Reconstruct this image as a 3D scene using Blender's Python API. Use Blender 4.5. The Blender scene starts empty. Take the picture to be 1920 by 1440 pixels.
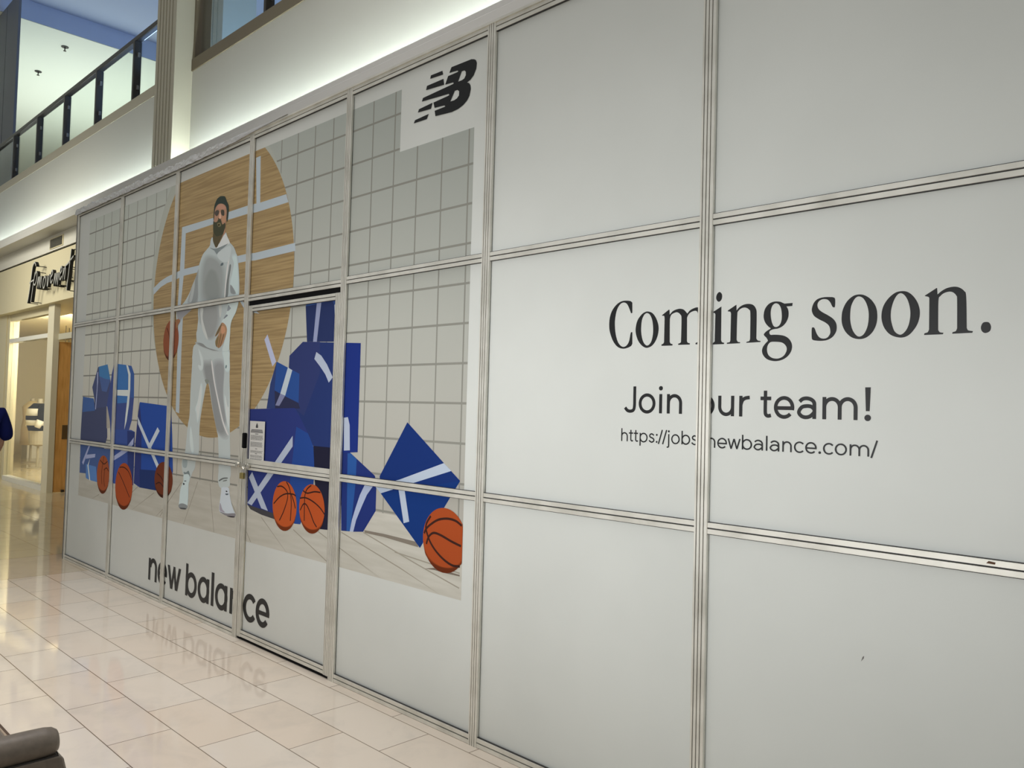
import bpy, bmesh, math, random
import numpy as np
from mathutils import Vector, Matrix, noise
from mathutils.geometry import tessellate_polygon
random.seed(4)
scene = bpy.context.scene
COL = scene.collection

# ---------------------------------------------------------------- camera, world, big lights, exposure
F_PX = 1511.06                       # focal length for a 1920 x 1440 frame
YAW, PITCH, ROLL = -0.777209, 0.032954, 0.026488
CAM = np.array([0.0, -2.66894, 1.6])
def _axes():
    f = np.array([math.sin(YAW)*math.cos(PITCH), math.cos(YAW)*math.cos(PITCH), math.sin(PITCH)])
    r = np.array([math.cos(YAW), -math.sin(YAW), 0]); u = np.cross(r, f)
    c, s = math.cos(ROLL), math.sin(ROLL)
    return c*r+s*u, -s*r+c*u, f
RIGHT, UP, FWD = _axes()
cam_data = bpy.data.cameras.new('camera'); cam = bpy.data.objects.new('camera', cam_data); COL.objects.link(cam)
cam_data.sensor_width = 36.0; cam_data.lens = F_PX/1920*36.0; cam_data.clip_end = 200; cam_data.clip_start = 0.05
m = Matrix([[RIGHT[i], UP[i], -FWD[i], CAM[i]] for i in range(3)] + [[0, 0, 0, 1]])
cam.matrix_world = m
scene.camera = cam
world = bpy.data.worlds.new('world'); scene.world = world; world.use_nodes = True
bg = world.node_tree.nodes['Background']; bg.inputs[0].default_value = (0.985, 1.0, 0.97, 1); bg.inputs[1].default_value = 0.29
vs = scene.view_settings
vs.view_transform = 'Standard'; vs.look = 'None'; vs.gamma = 1; vs.use_curve_mapping = False; vs.exposure = 0.0
def area(name, loc, size, energy, color, target=None, size_y=None, spread=math.pi):
    l = bpy.data.lights.new(name, 'AREA'); l.energy = energy; l.color = color; l.size = size; l.spread = spread
    if size_y: l.shape = 'RECTANGLE'; l.size_y = size_y
    o = bpy.data.objects.new(name, l); COL.objects.link(o); o.location = loc
    d = Vector(target if target else (loc[0], loc[1], loc[2]-1)) - Vector(loc)
    o.rotation_euler = d.to_track_quat('-Z', 'Y').to_euler()
    return o
area('atrium_lamp', (-5.0, -2.2, 8.6), 4, 245, (1, .955, .92), (-5.0, -2.0, 0), 16, math.radians(80))
area('opposite_shop_lamp', (-3.0, -9.5, 2.2), 10, 62, (1, 1, 1), (-3.0, 0, 1.6), 2.5)
area('panel_fill_lamp', (-2.4, -4.4, 1.42), 3.8, 12.0, (1, 1, 1), (-2.4, 0, 1.60), .6, math.radians(48))  # unseen lamp added to brighten the middle of the panels
area('gallery_daylight', (-12.0, 5.0, 6.3), 6, 330, (.32, .55, 1), (-13.0, 5.0, 11), 3.5)
area('upper_gallery_lamp', (-25, 5.0, 6.4), 7, 270, (.90, 1, .93), (-25, 4.6, 10), 5)
area('shop_ceiling_lamp', (-17.4, 3.6, 3.2), 3.0, 300, (1, .90, .70), (-24, 3.6, 1.5), 2.2)
area('shop_front_lamp', (-14.5, -3.0, 5.4), 4.0, 44, (1, .96, .80), (-15.4, 1.4, 3.2), 1.5, math.radians(70))

# ---------------------------------------------------------------- pixel of the photograph -> point of a plane in the place
def _ray(px, py): return RIGHT*((px-960)/F_PX) + UP*(-(py-720)/F_PX) + FWD
def W(px, py, Y):                    # point on the vertical plane y = Y
    v = _ray(px, py); t = (Y-CAM[1])/v[1]; return CAM[0]+v[0]*t, CAM[2]+v[2]*t
PANEL_Y = 0.018

# ---------------------------------------------------------------- helpers
def lin(c):
    c = c/255.0
    return c/12.92 if c <= 0.04045 else ((c+0.055)/1.055)**2.4
def rgb(r, g, b, k=1.0): return tuple(min(0.93, lin(v)*(k if k == 1 else k*t)) for v, t in ((r, 1), (g, 1.06), (b, 1.07)))
MATS = {}
def mat(name, color=(.8, .8, .8), rough=.5, metal=0.0, spec=.5, emit=None, es=0, trans=0, alpha=1, ior=1.45, coat=0):
    if name in MATS: return MATS[name]
    mm = bpy.data.materials.new(name); mm.use_nodes = True; b = mm.node_tree.nodes['Principled BSDF']
    b.inputs['Base Color'].default_value = (*color, 1); b.inputs['Roughness'].default_value = rough
    b.inputs['Metallic'].default_value = metal; b.inputs['Specular IOR Level'].default_value = spec
    b.inputs['Transmission Weight'].default_value = trans; b.inputs['Alpha'].default_value = alpha; b.inputs['IOR'].default_value = ior
    b.inputs['Coat Weight'].default_value = coat
    if emit: b.inputs['Emission Color'].default_value = (*emit, 1); b.inputs['Emission Strength'].default_value = es
    MATS[name] = mm
    return mm
def nodes(mm): return mm.node_tree.nodes, mm.node_tree.links, mm.node_tree.nodes['Principled BSDF']
def noisy(mm, c1, c2, scale=(1, 1, 1), nscale=5, detail=6, lo=.35, hi=.65, bump=0, rough=None):
    N, L, b = nodes(mm)
    tc = N.new('ShaderNodeNewGeometry'); mp = N.new('ShaderNodeMapping'); mp.inputs['Scale'].default_value = scale
    L.new(tc.outputs['Position'], mp.inputs['Vector'])
    n = N.new('ShaderNodeTexNoise'); n.inputs['Scale'].default_value = nscale; n.inputs['Detail'].default_value = detail
    L.new(mp.outputs[0], n.inputs['Vector'])
    r = N.new('ShaderNodeValToRGB'); r.color_ramp.elements[0].position = lo; r.color_ramp.elements[1].position = hi
    r.color_ramp.elements[0].color = (*c1, 1); r.color_ramp.elements[1].color = (*c2, 1)
    L.new(n.outputs['Fac'], r.inputs[0]); L.new(r.outputs[0], b.inputs['Base Color'])
    if bump:
        bp = N.new('ShaderNodeBump'); bp.inputs['Strength'].default_value = bump; bp.inputs['Distance'].default_value = .01
        L.new(n.outputs['Fac'], bp.inputs['Height']); L.new(bp.outputs[0], b.inputs['Normal'])
    if rough:
        rr = N.new('ShaderNodeMapRange'); rr.inputs['To Min'].default_value = rough[0]; rr.inputs['To Max'].default_value = rough[1]
        L.new(n.outputs['Fac'], rr.inputs['Value']); L.new(rr.outputs[0], b.inputs['Roughness'])
    return mm

class MB:
    def __init__(s): s.v = []; s.f = []; s.mi = []; s.ms = []
    def m(s, mt):
        if mt not in s.ms: s.ms.append(mt)
        return s.ms.index(mt)
    def face(s, pts, mt): i = len(s.v); s.v += [tuple(p) for p in pts]; s.f.append(tuple(range(i, i+len(pts)))); s.mi.append(s.m(mt))
    def box(s, x0, x1, y0, y1, z0, z1, mt):
        i = len(s.v); s.v += [(x, y, z) for z in (z0, z1) for x, y in ((x0, y0), (x1, y0), (x1, y1), (x0, y1))]
        for q in ((0, 3, 2, 1), (4, 5, 6, 7), (0, 1, 5, 4), (1, 2, 6, 5), (2, 3, 7, 6), (3, 0, 4, 7)):
            s.f.append(tuple(i+k for k in q)); s.mi.append(s.m(mt))
    def prism(s, poly, fn, a, b, mt):        # poly of 2-D points, fn(u, v, t) -> 3-D
        n = len(poly); i = len(s.v); s.v += [fn(u, v, a) for u, v in poly] + [fn(u, v, b) for u, v in poly]; k = s.m(mt)
        for j in range(n): s.f.append((i+j, i+(j+1) % n, i+n+(j+1) % n, i+n+j)); s.mi.append(k)
        for t in tessellate_polygon([[Vector((u, v, 0)) for u, v in poly]]):
            s.f.append(tuple(i+q for q in t)); s.mi.append(k); s.f.append(tuple(i+n+q for q in reversed(t))); s.mi.append(k)
    def tube(s, pts, r, mt, n=10, caps=True):
        pts = [Vector(p) for p in pts]; rs = r if isinstance(r, (list, tuple)) else [r]*len(pts); i = len(s.v); k = s.m(mt); pu = None
        for j, p in enumerate(pts):
            d = (pts[min(j+1, len(pts)-1)]-pts[max(j-1, 0)]).normalized()
            u = d.cross(Vector((0, 0, 1)) if abs(d.z) < .9 else Vector((1, 0, 0))).normalized() if pu is None else (pu-d*pu.dot(d)).normalized()
            pu = u; w = d.cross(u)
            s.v += [tuple(p+(u*math.cos(a)+w*math.sin(a))*rs[j]) for a in [2*math.pi*q/n for q in range(n)]]
        for j in range(len(pts)-1):
            for q in range(n): s.f.append((i+j*n+q, i+j*n+(q+1) % n, i+(j+1)*n+(q+1) % n, i+(j+1)*n+q)); s.mi.append(k)
        if caps:
            s.f.append(tuple(i+q for q in reversed(range(n)))); s.f.append(tuple(i+(len(pts)-1)*n+q for q in range(n))); s.mi += [k, k]
    def lathe(s, c, prof, mt, n=20):
        i = len(s.v); k = s.m(mt)
        for r, z in prof: s.v += [(c[0]+r*math.cos(2*math.pi*q/n), c[1]+r*math.sin(2*math.pi*q/n), c[2]+z) for q in range(n)]
        for j in range(len(prof)-1):
            for q in range(n): s.f.append((i+j*n+q, i+j*n+(q+1) % n, i+(j+1)*n+(q+1) % n, i+(j+1)*n+q)); s.mi.append(k)
        s.f.append(tuple(i+q for q in reversed(range(n)))); s.f.append(tuple(i+(len(prof)-1)*n+q for q in range(n))); s.mi += [k, k]
    def build(s, name, parent=None, smooth=False, bevel=0, label=None, fix=True):
        me = bpy.data.meshes.new(name); me.from_pydata(s.v, [], s.f)
        for mt in s.ms: me.materials.append(mt)
        me.polygons.foreach_set('material_index', s.mi)
        if fix:
            bm = bmesh.new(); bm.from_mesh(me); bmesh.ops.recalc_face_normals(bm, faces=bm.faces); bm.to_mesh(me); bm.free()
        if smooth: me.polygons.foreach_set('use_smooth', [True]*len(me.polygons))
        me.update()
        o = bpy.data.objects.new(name, me); COL.objects.link(o)
        if parent: o.parent = parent; o.matrix_parent_inverse = Matrix.Translation(-root_loc(parent))
        if bevel:
            b = o.modifiers.new('bevel', 'BEVEL'); b.width = bevel; b.segments = 3; b.limit_method = 'ANGLE'; b.angle_limit = .6
        if label: o['label'] = label
        return o
def root_loc(o):
    v = Vector((0, 0, 0))
    return o.location.copy() if o.type == 'EMPTY' else v
def tag(o, label, cat, group=None):
    o['label'] = label; o['category'] = cat
    if group: o['group'] = group
    return o
def thing(name, label, cat, loc, group=None):
    o = bpy.data.objects.new(name, None); COL.objects.link(o); o.location = loc; o.empty_display_size = .1
    return tag(o, label, cat, group)
def struct(o): o['kind'] = 'structure'; return o

# ---------------------------------------------------------------- materials
M_vinyl = noisy(mat('white_vinyl', rough=.42, spec=.35), rgb(220, 224, 220), rgb(226, 230, 226), nscale=1.3, detail=3)
M_alu = noisy(mat('worn_aluminium', rough=.36, metal=.35, spec=.6), (.66, .65, .58), (.82, .81, .74), (1.3, 5, 1.3), 5, 9, .30, .58, rough=(.3, .5))
M_groove = mat('dark_groove', (.035, .035, .035), .6)
M_black = mat('black_vinyl', (.012, .013, .014), .4, spec=.35)
M_dark = mat('dark_void', (.01, .01, .011), .8, spec=.1)
M_white = mat('white_paint', rgb(232, 230, 222), .6, spec=.3)
M_cream = mat('cream_paint', rgb(226, 216, 184), .6, spec=.3)
M_beige = mat('beige_paint', rgb(214, 204, 182), .6, spec=.3)
M_stone = mat('pale_stone_paint', rgb(190, 186, 168), .55, spec=.3)
M_bronze = mat('bronze_metal', (.05, .045, .038), .4, .3)
M_trim = mat('beige_metal_trim', rgb(176, 168, 148), .5)
M_grey = mat('grey_trim', rgb(206, 205, 202), .5)
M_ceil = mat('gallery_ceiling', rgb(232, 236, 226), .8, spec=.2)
M_blue = mat('daylight_tinted_ceiling', rgb(182, 194, 218), .8, spec=.2)  # bluish daylight painted into the ceiling and fascia colour
M_wood = noisy(mat('honey_oak_door', rough=.4), (.66, .33, .09), (.85, .48, .16), (3, 3, .35), 9, 8, .3, .7)
M_glass = mat('clear_glass', (.93, .97, .95), .02, spec=.5, trans=1, ior=1.12)
M_leather = noisy(mat('taupe_leather', rough=.42, spec=.4), (.165, .138, .112), (.20, .168, .135), nscale=40, detail=3, bump=.12)
M_leather2 = mat('leather_seam', (.03, .026, .022), .6)
M_skin = mat('skin', (.50, .30, .21), .5)
M_navy = mat('navy_cotton', (.006, .012, .10), .8, spec=.2)
M_blackcloth = mat('black_cotton', (.012, .012, .014), .85, spec=.2)
M_brass = mat('aged_brass', (.42, .34, .12), .38, .8)
M_steel = mat('bright_steel', (.72, .70, .64), .25, .9)
M_bulb = mat('lit_bulb', (1, .95, .85), .5, emit=(1, .9, .72), es=14)
M_lamp = mat('lit_downlight', (1, .95, .85), .5, emit=(1, .92, .78), es=22)
M_cove = mat('cove_tube', (1, 1, 1), .5, emit=(.88, 1, .99), es=46)

# ================================================================= SETTING
def floor_material():
    mm = mat('polished_tile', rough=.10, spec=.5); N, L, b = nodes(mm)
    g = N.new('ShaderNodeNewGeometry'); sp = N.new('ShaderNodeSeparateXYZ'); L.new(g.outputs['Position'], sp.inputs[0])
    def brick(off, bw, rh, c1, c2, mort, ms, swap=False):
        mp = N.new('ShaderNodeMapping'); mp.inputs['Location'].default_value = off
        if swap: mp.inputs['Rotation'].default_value = (0, 0, math.pi/2)
        L.new(g.outputs['Position'], mp.inputs['Vector']); br = N.new('ShaderNodeTexBrick'); L.new(mp.outputs[0], br.inputs['Vector'])
        br.offset = .5; br.offset_frequency = 2; br.squash = 1
        for k, v in (('Scale', 1), ('Mortar Size', ms), ('Mortar Smooth', .3), ('Bias', 0), ('Brick Width', bw), ('Row Height', rh)): br.inputs[k].default_value = v
        br.inputs['Color1'].default_value = (*c1, 1); br.inputs['Color2'].default_value = (*c2, 1); br.inputs['Mortar'].default_value = (*mort, 1)
        return br
    near = brick((10.12, 6.0305, 0), .5868, .2985, rgb(232, 217, 200), rgb(234, 224, 211), rgb(128, 112, 92), .0028)
    far = brick((30, 12.0, 0), 1.2, .6, rgb(226, 212, 178), rgb(216, 200, 165), rgb(170, 152, 118), .003)
    def gt(sock, val):
        q = N.new('ShaderNodeMath'); q.operation = 'GREATER_THAN'; L.new(sock, q.inputs[0]); q.inputs[1].default_value = val; return q.outputs[0]
    def mix(fac, a, c):
        q = N.new('ShaderNodeMix'); q.data_type = 'RGBA'; L.new(fac, q.inputs[0])
        for s_, i in ((a, 6), (c, 7)):
            if hasattr(s_, 'links'): L.new(s_, q.inputs[i])
            else: q.inputs[i].default_value = (*s_, 1)
        return q.outputs[2]
    border = mix(gt(sp.outputs[0], -9.155), rgb(140, 122, 98), rgb(214, 198, 174))
    border = mix(gt(sp.outputs[0], -8.136), border, rgb(140, 122, 98))
    c = mix(gt(sp.outputs[0], -9.165), far.outputs[0], border)
    c = mix(gt(sp.outputs[0], -8.13), c, near.outputs[0])
    n = N.new('ShaderNodeTexNoise'); n.inputs['Scale'].default_value = 3.2; n.inputs['Detail'].default_value = 9; n.inputs['Roughness'].default_value = .65; n.inputs['Distortion'].default_value = .6
    L.new(g.outputs['Position'], n.inputs['Vector'])
    r = N.new('ShaderNodeValToRGB'); r.color_ramp.elements[0].color = (.90, .91, .92, 1); r.color_ramp.elements[1].color = (1, 1, 1, 1)
    r.color_ramp.elements[0].position = .30; r.color_ramp.elements[1].position = .52; L.new(n.outputs['Fac'], r.inputs[0])
    q = N.new('ShaderNodeMix'); q.data_type = 'RGBA'; q.blend_type = 'MULTIPLY'; q.inputs[0].default_value = 1; L.new(c, q.inputs[6]); L.new(r.outputs[0], q.inputs[7])
    L.new(q.outputs[2], b.inputs['Base Color'])
    rr = N.new('ShaderNodeMapRange'); rr.inputs['To Min'].default_value = .03; rr.inputs['To Max'].default_value = .09; L.new(n.outputs['Fac'], rr.inputs['Value']); L.new(rr.outputs[0], b.inputs['Roughness'])
    return mm
b = MB(); b.box(-34, 8, -12, 9, -.1, 0, floor_material()); struct(b.build('floor'))

WX0, WX1 = -34.0, 4.0
# bulkhead over the shopfronts, with a dark reveal, and the sign fascia under it
b = MB(); b.box(WX0, WX1, 1.5, 1.62, 4.092, 4.36, M_white); b.box(WX0, WX1, 1.53, 1.62, 4.058, 4.092, M_dark); b.box(WX0, -8.0, 1.5, 1.62, 3.21, 4.058, M_cream); b.box(-8.0, WX1, 1.5, 1.62, 0, 4.058, M_stone)
struct(b.build('wall_shopfront'))
# cornice lip: front board, underside, trough behind it
def yz(u, v, t): return (t, u, v)
b = MB(); b.prism([(1.2, 4.335), (1.2, 4.43), (1.212, 4.44), (1.212, 4.487), (1.245, 4.487), (1.245, 4.40), (1.6, 4.40), (1.6, 4.355), (1.25, 4.355), (1.25, 4.335)], yz, WX0, WX1, M_grey)
struct(b.build('trim_1'))
b = MB(); b.box(WX0, WX1, 1.44, 1.50, 4.402, 4.43, M_cove); tag(b.build('cove_light'), 'long white light tube lying in the trough behind the cornice', 'light')
# upper wall with a stone cap
b = MB(); b.box(WX0, WX1, 1.6, 1.75, 4.30, 5.78, mat('upper_wall_paint', rgb(196, 195, 186), .6, spec=.3)); struct(b.build('wall_upper'))
b = MB(); b.box(WX0, -10.63, 1.597, 1.75, 5.78, 5.93, M_trim); struct(b.build('trim_2'))
# fluted pilaster
def pilaster(x0, x1, y0, y1, z0, z1, mt):
    prof = [(x0, y1), (x0, y0)]; w = (x1-x0)/6.2
    for k in range(5):
        c = x0+w*(k+.95); prof += [(c-.016, y0), (c-.016, y0+.03), (c+.016, y0+.03), (c+.016, y0)]
    prof += [(x1, y0), (x1, y1)]
    q = MB(); q.prism(prof, lambda u, v, t: (u, v, t), z0, z1, mt); return q
o = pilaster(-10.62, -10.02, 1.373, 1.80, 4.40, 10.85, M_stone).build('pilaster'); tag(o, 'fluted stone pilaster rising from behind the hoarding past the gallery railing', 'pilaster')
o = pilaster(-24.5, -19.85, 1.95, 2.0, 5.8, 10.4, mat('shaded_stone', rgb(104, 108, 116), .6)).build('column'); tag(o, 'shaded fluted column behind the glass at upper left', 'column')  # backlit shade put into a darker copy of the stone colour
o = pilaster(-14.15, -13.10, 3.4, 4.0, 5.8, 10.85, mat('gallery_column', rgb(150, 150, 132), .6)).build('column'); tag(o, 'grey fluted column seen through the gallery glass right of the pilaster', 'column')
# gallery slab and ceilings
b = MB(); b.box(-46, WX1, 1.75, 11, 5.6, 5.8, M_beige); struct(b.build('floor_upper'))
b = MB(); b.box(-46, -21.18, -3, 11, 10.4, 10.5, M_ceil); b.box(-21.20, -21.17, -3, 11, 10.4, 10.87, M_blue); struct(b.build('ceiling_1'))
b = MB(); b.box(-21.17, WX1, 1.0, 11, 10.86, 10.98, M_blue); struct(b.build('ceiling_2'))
b = MB(); b.box(-46, WX1, 10.9, 11, 5.8, 10.86, M_white); b.box(-46, -45.9, -3, 11, 5.8, 10.4, M_white); struct(b.build('wall_gallery'))
b = MB(); b.box(-40, -21.3, 7.4, 7.8, 9.8, 10.4, M_beige); struct(b.build('trim_3'))
for (x, y, lab) in ((-22.08, 3.51, 'small dark sprinkler head on the gallery ceiling, nearer one'), (-24.30, 3.51, 'small dark sprinkler head on the gallery ceiling, farther one')):
    t = thing('sprinkler_head', lab, 'sprinkler', (x, y, 10.4), 'ceiling sprinklers')
    q = MB(); q.lathe((x, y, 10.385), [(.085, 0), (.085, .015)], mat('dark_ring', (.06, .06, .055), .5)); q.build('ceiling_ring', t)
    q = MB(); q.lathe((x, y, 10.29), [(.035, 0), (.035, .01), (.012, .018), (.016, .095)], M_bronze, 12); q.build('nozzle', t)

b = MB(); b.box(-10.018, -9.97, 1.60, 1.80, 5.78, 10.85, mat('brown_board_shaded_trim', rgb(118, 108, 88), .55)); struct(b.build('trim_5'))
b = MB(); b.box(-10.018, WX1, 1.585, 1.75, 5.78, 5.93, mat('brown_board_shaded_trim')); struct(b.build('trim_6'))  # same beige trim as on the left, its shade painted in as brown
# ---- gallery balustrades
def balustrade(x0, x1, posts, label):
    t = thing('balustrade', label, 'balustrade', ((x0+x1)/2, 1.66, 5.93))
    q = MB(); q.box(x0, x1, 1.615, 1.70, 6.80, 6.87, M_bronze); q.build('handrail', t, bevel=.012)
    for x in posts:
        q = MB(); q.box(x-.028, x+.028, 1.60, 1.71, 5.90, 6.80, M_bronze); po = q.build('post', t, bevel=.006)
        for z in (6.12, 6.60):
            for s in (-1, 1):
                q = MB(); q.box(x+s*.028, x+s*.06, 1.645, 1.68, z-.03, z+.03, mat('dull_clamp', (.30, .29, .26), .4, .5)); q.build('glass_clamp', po)
    xs = [x0]+list(posts)+[x1]
    for a, c in zip(xs[:-1], xs[1:]):
        if c-a < .4: continue
        q = MB(); q.box(a+.06, c-.06, 1.657, 1.669, 5.96, 6.76, M_glass); q.build('glass_pane', t)
balustrade(-23.0, -10.64, [-21.40, -19.84, -18.28, -16.72, -15.16, -13.60, -12.05], 'glass balustrade with dark handrail left of the fluted pilaster')
balustrade(-9.98, -3.5, [-8.20, -6.7, -5.2], 'glass balustrade with brown posts right of the fluted pilaster')

# ================================================================= SHOPFRONT at the far left
SY = 1.70
b = MB(); b.box(WX0, -18.22, 1.62, 1.85, 0, 3.21, M_cream); struct(b.build('wall_left'))
b = MB(); b.box(-18.22, -8.0, 1.62, 2.3, 3.21, 3.28, M_cream); b.box(-26, -8.0, 2.3, 7.0, 3.28, 3.34, M_cream); b.box(-26, -8, 1.62, 2.3, 3.28, 3.34, M_cream); struct(b.build('ceiling_shop'))
b = MB(); b.box(-26, -8, 7.0, 7.1, 0, 3.3, M_cream); b.box(-26.1, -26, 1.9, 7.1, 0, 3.3, M_cream); b.box(-8.1, -8, 1.6, 7, 0, 3.3, M_cream); struct(b.build('wall_shop'))
t = thing('window_1', 'tall cream framed shop window under the black script sign', 'window', (-16.8, SY, 0)); t['kind'] = 'structure'
q = MB(); q.box(-18.22, -18.05, SY-.06, SY+.06, 0, 3.21, M_cream); q.box(-18.05, -15.4, SY-.05, SY+.05, 3.08, 3.21, M_cream); q.box(-18.05, -15.4, SY-.06, SY+.06, 2.66, 2.735, M_white); q.box(-18.05, -15.4, SY-.08, SY+.06, 0, .085, M_white); q.build('window_frame', t)
q = MB(); q.box(-18.05, -15.4, SY-.005, SY+.005, .085, 2.66, M_glass); q.build('pane', t)
q = MB(); q.box(-18.05, -15.4, SY-.005, SY+.005, 2.735, 3.08, M_glass); q.build('pane', t)
b = MB(); b.box(-15.42, -15.10, 1.58, 1.672, 0, 3.21, mat('pillar_paint', rgb(226, 218, 194), .55)); tag(b.build('door_pillar'), 'pale stone pillar between the shop window and the oak door', 'pillar')
t = thing('shop_door', 'honey oak shop door standing open beside the stone pillar', 'door', (-15.12, 2.2, 0))
q = MB(); q.box(-15.16, -15.11, 1.685, 2.02, .01, 2.57, M_wood); q.box(-15.16, -15.11, 2.02, 2.75, .01, .25, M_wood); q.box(-15.16, -15.11, 2.02, 2.75, 2.38, 2.57, M_wood); q.box(-15.16, -15.11, 2.58, 2.75, .25, 2.38, M_wood); q.build('door_leaf', t)
q = MB(); q.box(-15.14, -15.13, 2.02, 2.58, .25, 2.38, M_glass); q.build('glass_pane', t)
q = MB(); q.box(-15.11, -15.10, 1.78, 1.90, .91, 1.15, mat('old_bronze_plate', (.22, .15, .08), .35, .7)); q.build('push_plate', t, bevel=.003)
q = MB(); q.box(-15.11, -15.06, 1.80, 1.84, .01, .05, M_bronze); q.build('door_stop', t)
b = MB(); b.box(-15.1, -8.1, SY-.04, SY+.04, 2.60, 2.70, M_stone); struct(b.build('trim_4'))

# script sign "fp movement": letters held off the fascia on pins
def stroke_poly(pts, w):
    P = [Vector(p) for p in pts]; L_, R_ = [], []
    for i, p in enumerate(P):
        d = (P[min(i+1, len(P)-1)]-P[max(i-1, 0)]).normalized(); n = Vector((-d.y, d.x))*w/2
        L_.append(p+n); R_.append(p-n)
    return L_, R_
def cr(pts, n=6, closed=False):
    N = len(pts); out = []; pt = [np.array(p[:2], float) for p in pts]; cor = [len(p) > 2 for p in pts]
    for i in range(N if closed else N-1):
        a, c = pt[i], pt[(i+1) % N]
        pa = pt[(i-1) % N] if (closed or i > 0) else a; pc = pt[(i+2) % N] if (closed or i+2 < N) else c
        if cor[i] and cor[(i+1) % N]: out.append(tuple(a)); continue
        if cor[i]: pa = a
        if cor[(i+1) % N]: pc = c
        for k in range(n):
            t = k/n; out.append(tuple(.5*((2*a)+(c-pa)*t+(2*pa-5*a+4*c-pc)*t*t+(-pa+3*a-3*c+pc)*t**3)))
    if not closed: out.append(tuple(pt[-1]))
    return out
sg = thing('shop_sign', 'black handwritten style letters on pins across the cream fascia', 'sign', (-14.6, 1.36, 3.55))
M_signface = mat('sign_face', (.55, .55, .52), .3)
LET = {'f': [[(.20, .40), (.12, .47), (.02, .42), (-.03, .30), (-.10, .05), (-.17, -.12), (-.22, -.20)], [(-.14, .14), (.0, .16), (.10, .17)]],
 'p': [[(.02, .22), (-.06, .02), (-.13, -.20), (-.16, -.28)], [(.0, .15), (.08, .22), (.13, .18), (.11, .07), (.04, .0), (-.03, .02)]],
 'm': [[(-.02, .20), (-.07, 0)], [(-.07, 0), (.02, .17), (.06, .17), (.03, 0)], [(.03, 0), (.12, .17), (.16, .16), (.13, .0)]],
 'o': [[(.06, .18), (-.01, .14), (-.03, .04), (.02, -.01), (.08, .05), (.10, .14), (.06, .18)]],
 'v': [[(-.01, .18), (.01, 0), (.09, .19)]],
 'e': [[(-.01, .08), (.08, .13), (.07, .19), (.01, .16), (-.02, .05), (.02, -.01), (.09, .04)]],
 'n': [[(-.01, .19), (-.05, 0)], [(-.05, 0), (.03, .17), (.08, .17), (.05, 0)]],
 't': [[(.08, .58), (.02, .30), (-.05, .02), (-.06, -.05)], [(-.18, .34), (-.02, .38), (.20, .46)]]}
lx = [-15.55, -15.40, -15.17, -14.88, -14.68, -14.50, -14.28, -14.04, -13.86, -13.62]; lz = [3.44, 3.52, 3.44, 3.43, 3.43, 3.48, 3.41, 3.49, 3.46, 3.33]
for ch, x, z in zip('fpmovement', lx, lz):
    q = MB()
    for st in LET[ch]:
        pts = cr([(x+u, z+v) for u, v in st], 5); A_, B_ = stroke_poly(pts, .026)
        for i in range(len(A_)-1):
            f0, f1 = 1.335, 1.385
            a0, a1, b0, b1 = A_[i], A_[i+1], B_[i], B_[i+1]
            q.face([(a0.x, f0, a0.y), (a1.x, f0, a1.y), (b1.x, f0, b1.y), (b0.x, f0, b0.y)], M_signface)
            q.face([(a0.x, f1, a0.y), (a1.x, f1, a1.y), (b1.x, f1, b1.y), (b0.x, f1, b0.y)], M_black)
            q.face([(a0.x, f0, a0.y), (a1.x, f0, a1.y), (a1.x, f1, a1.y), (a0.x, f1, a0.y)], M_black)
            q.face([(b0.x, f0, b0.y), (b1.x, f0, b1.y), (b1.x, f1, b1.y), (b0.x, f1, b0.y)], M_black)
        for e in (st[0], st[-1]): q.tube([(x+e[0], 1.38, z+e[1]), (x+e[0], 1.502, z+e[1])], .007, M_black, 6)
    q.build('letter', sg, fix=False)
t = thing('air_vent', 'small grey air grille on the bulkhead above the script sign', 'vent', (-14.85, 1.5, 4.2))
q = MB(); q.box(-15.20, -14.50, 1.488, 1.4995, 4.12, 4.30, M_cream); q.build('frame', t)
q = MB()
for k in range(9): q.box(-15.16, -14.54, 1.478, 1.487, 4.14+k*.016, 4.148+k*.016, mat('vent_slat', (.16, .155, .13), .5))
q.box(-15.16, -14.54, 1.4865, 1.488, 4.137, 4.285, M_dark); q.build('grille', t)

# shop interior things seen through the glass
def dress(name, label, cat, x, y, z0, prof, mt, bands=None, group=None):
    q = MB(); q.lathe((x, y, z0), prof, mt, 18)
    return tag(q.build(name, smooth=True), label, cat, group)
t = thing('mannequin', 'headless shop mannequin in a black and white block striped sweater', 'mannequin', (-20.5, 2.894, 0))
bands = [(.86, .98, M_blackcloth), (.98, 1.10, M_white), (1.10, 1.20, M_blackcloth), (1.20, 1.36, M_white), (1.36, 1.48, M_blackcloth)]
q = MB()
for z0, z1, mt_ in bands:
    rr = lambda z: .21+.06*math.sin((z-.86)/.62*math.pi) if z < 1.40 else .20-.9*(z-1.40)
    q.lathe((-20.5, 2.894, 0), [(rr(z0), z0), (rr((z0+z1)/2), (z0+z1)/2), (rr(z1), z1)], mt_)
for s in (-1, 1):
    q.tube([(-20.5+s*.17, 2.894, 1.42), (-20.5+s*.33, 2.854, 1.20), (-20.5+s*.36, 2.824, 1.10)], [.08, .085, .08], M_blackcloth); q.tube([(-20.5+s*.36, 2.824, 1.10), (-20.5+s*.34, 2.764, .94)], [.08, .06], M_white)
q.build('sweater', t, smooth=True)
q = MB(); q.lathe((-20.5, 2.894, 0), [(.10, 1.46), (.055, 1.50), (.05, 1.58), (.0, 1.6)], M_trim); q.build('neck', t)
q = MB(); q.lathe((-20.5, 2.894, 0), [(.2, 0), (.2, .02), (.03, .04), (.025, .5), (.19, .55), (.21, .86)], M_trim); q.build('stand', t)
t = thing('mannequin', 'tall shop mannequin in a long beige coat near the window', 'mannequin', (-22.3, 3.219, 0))
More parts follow.
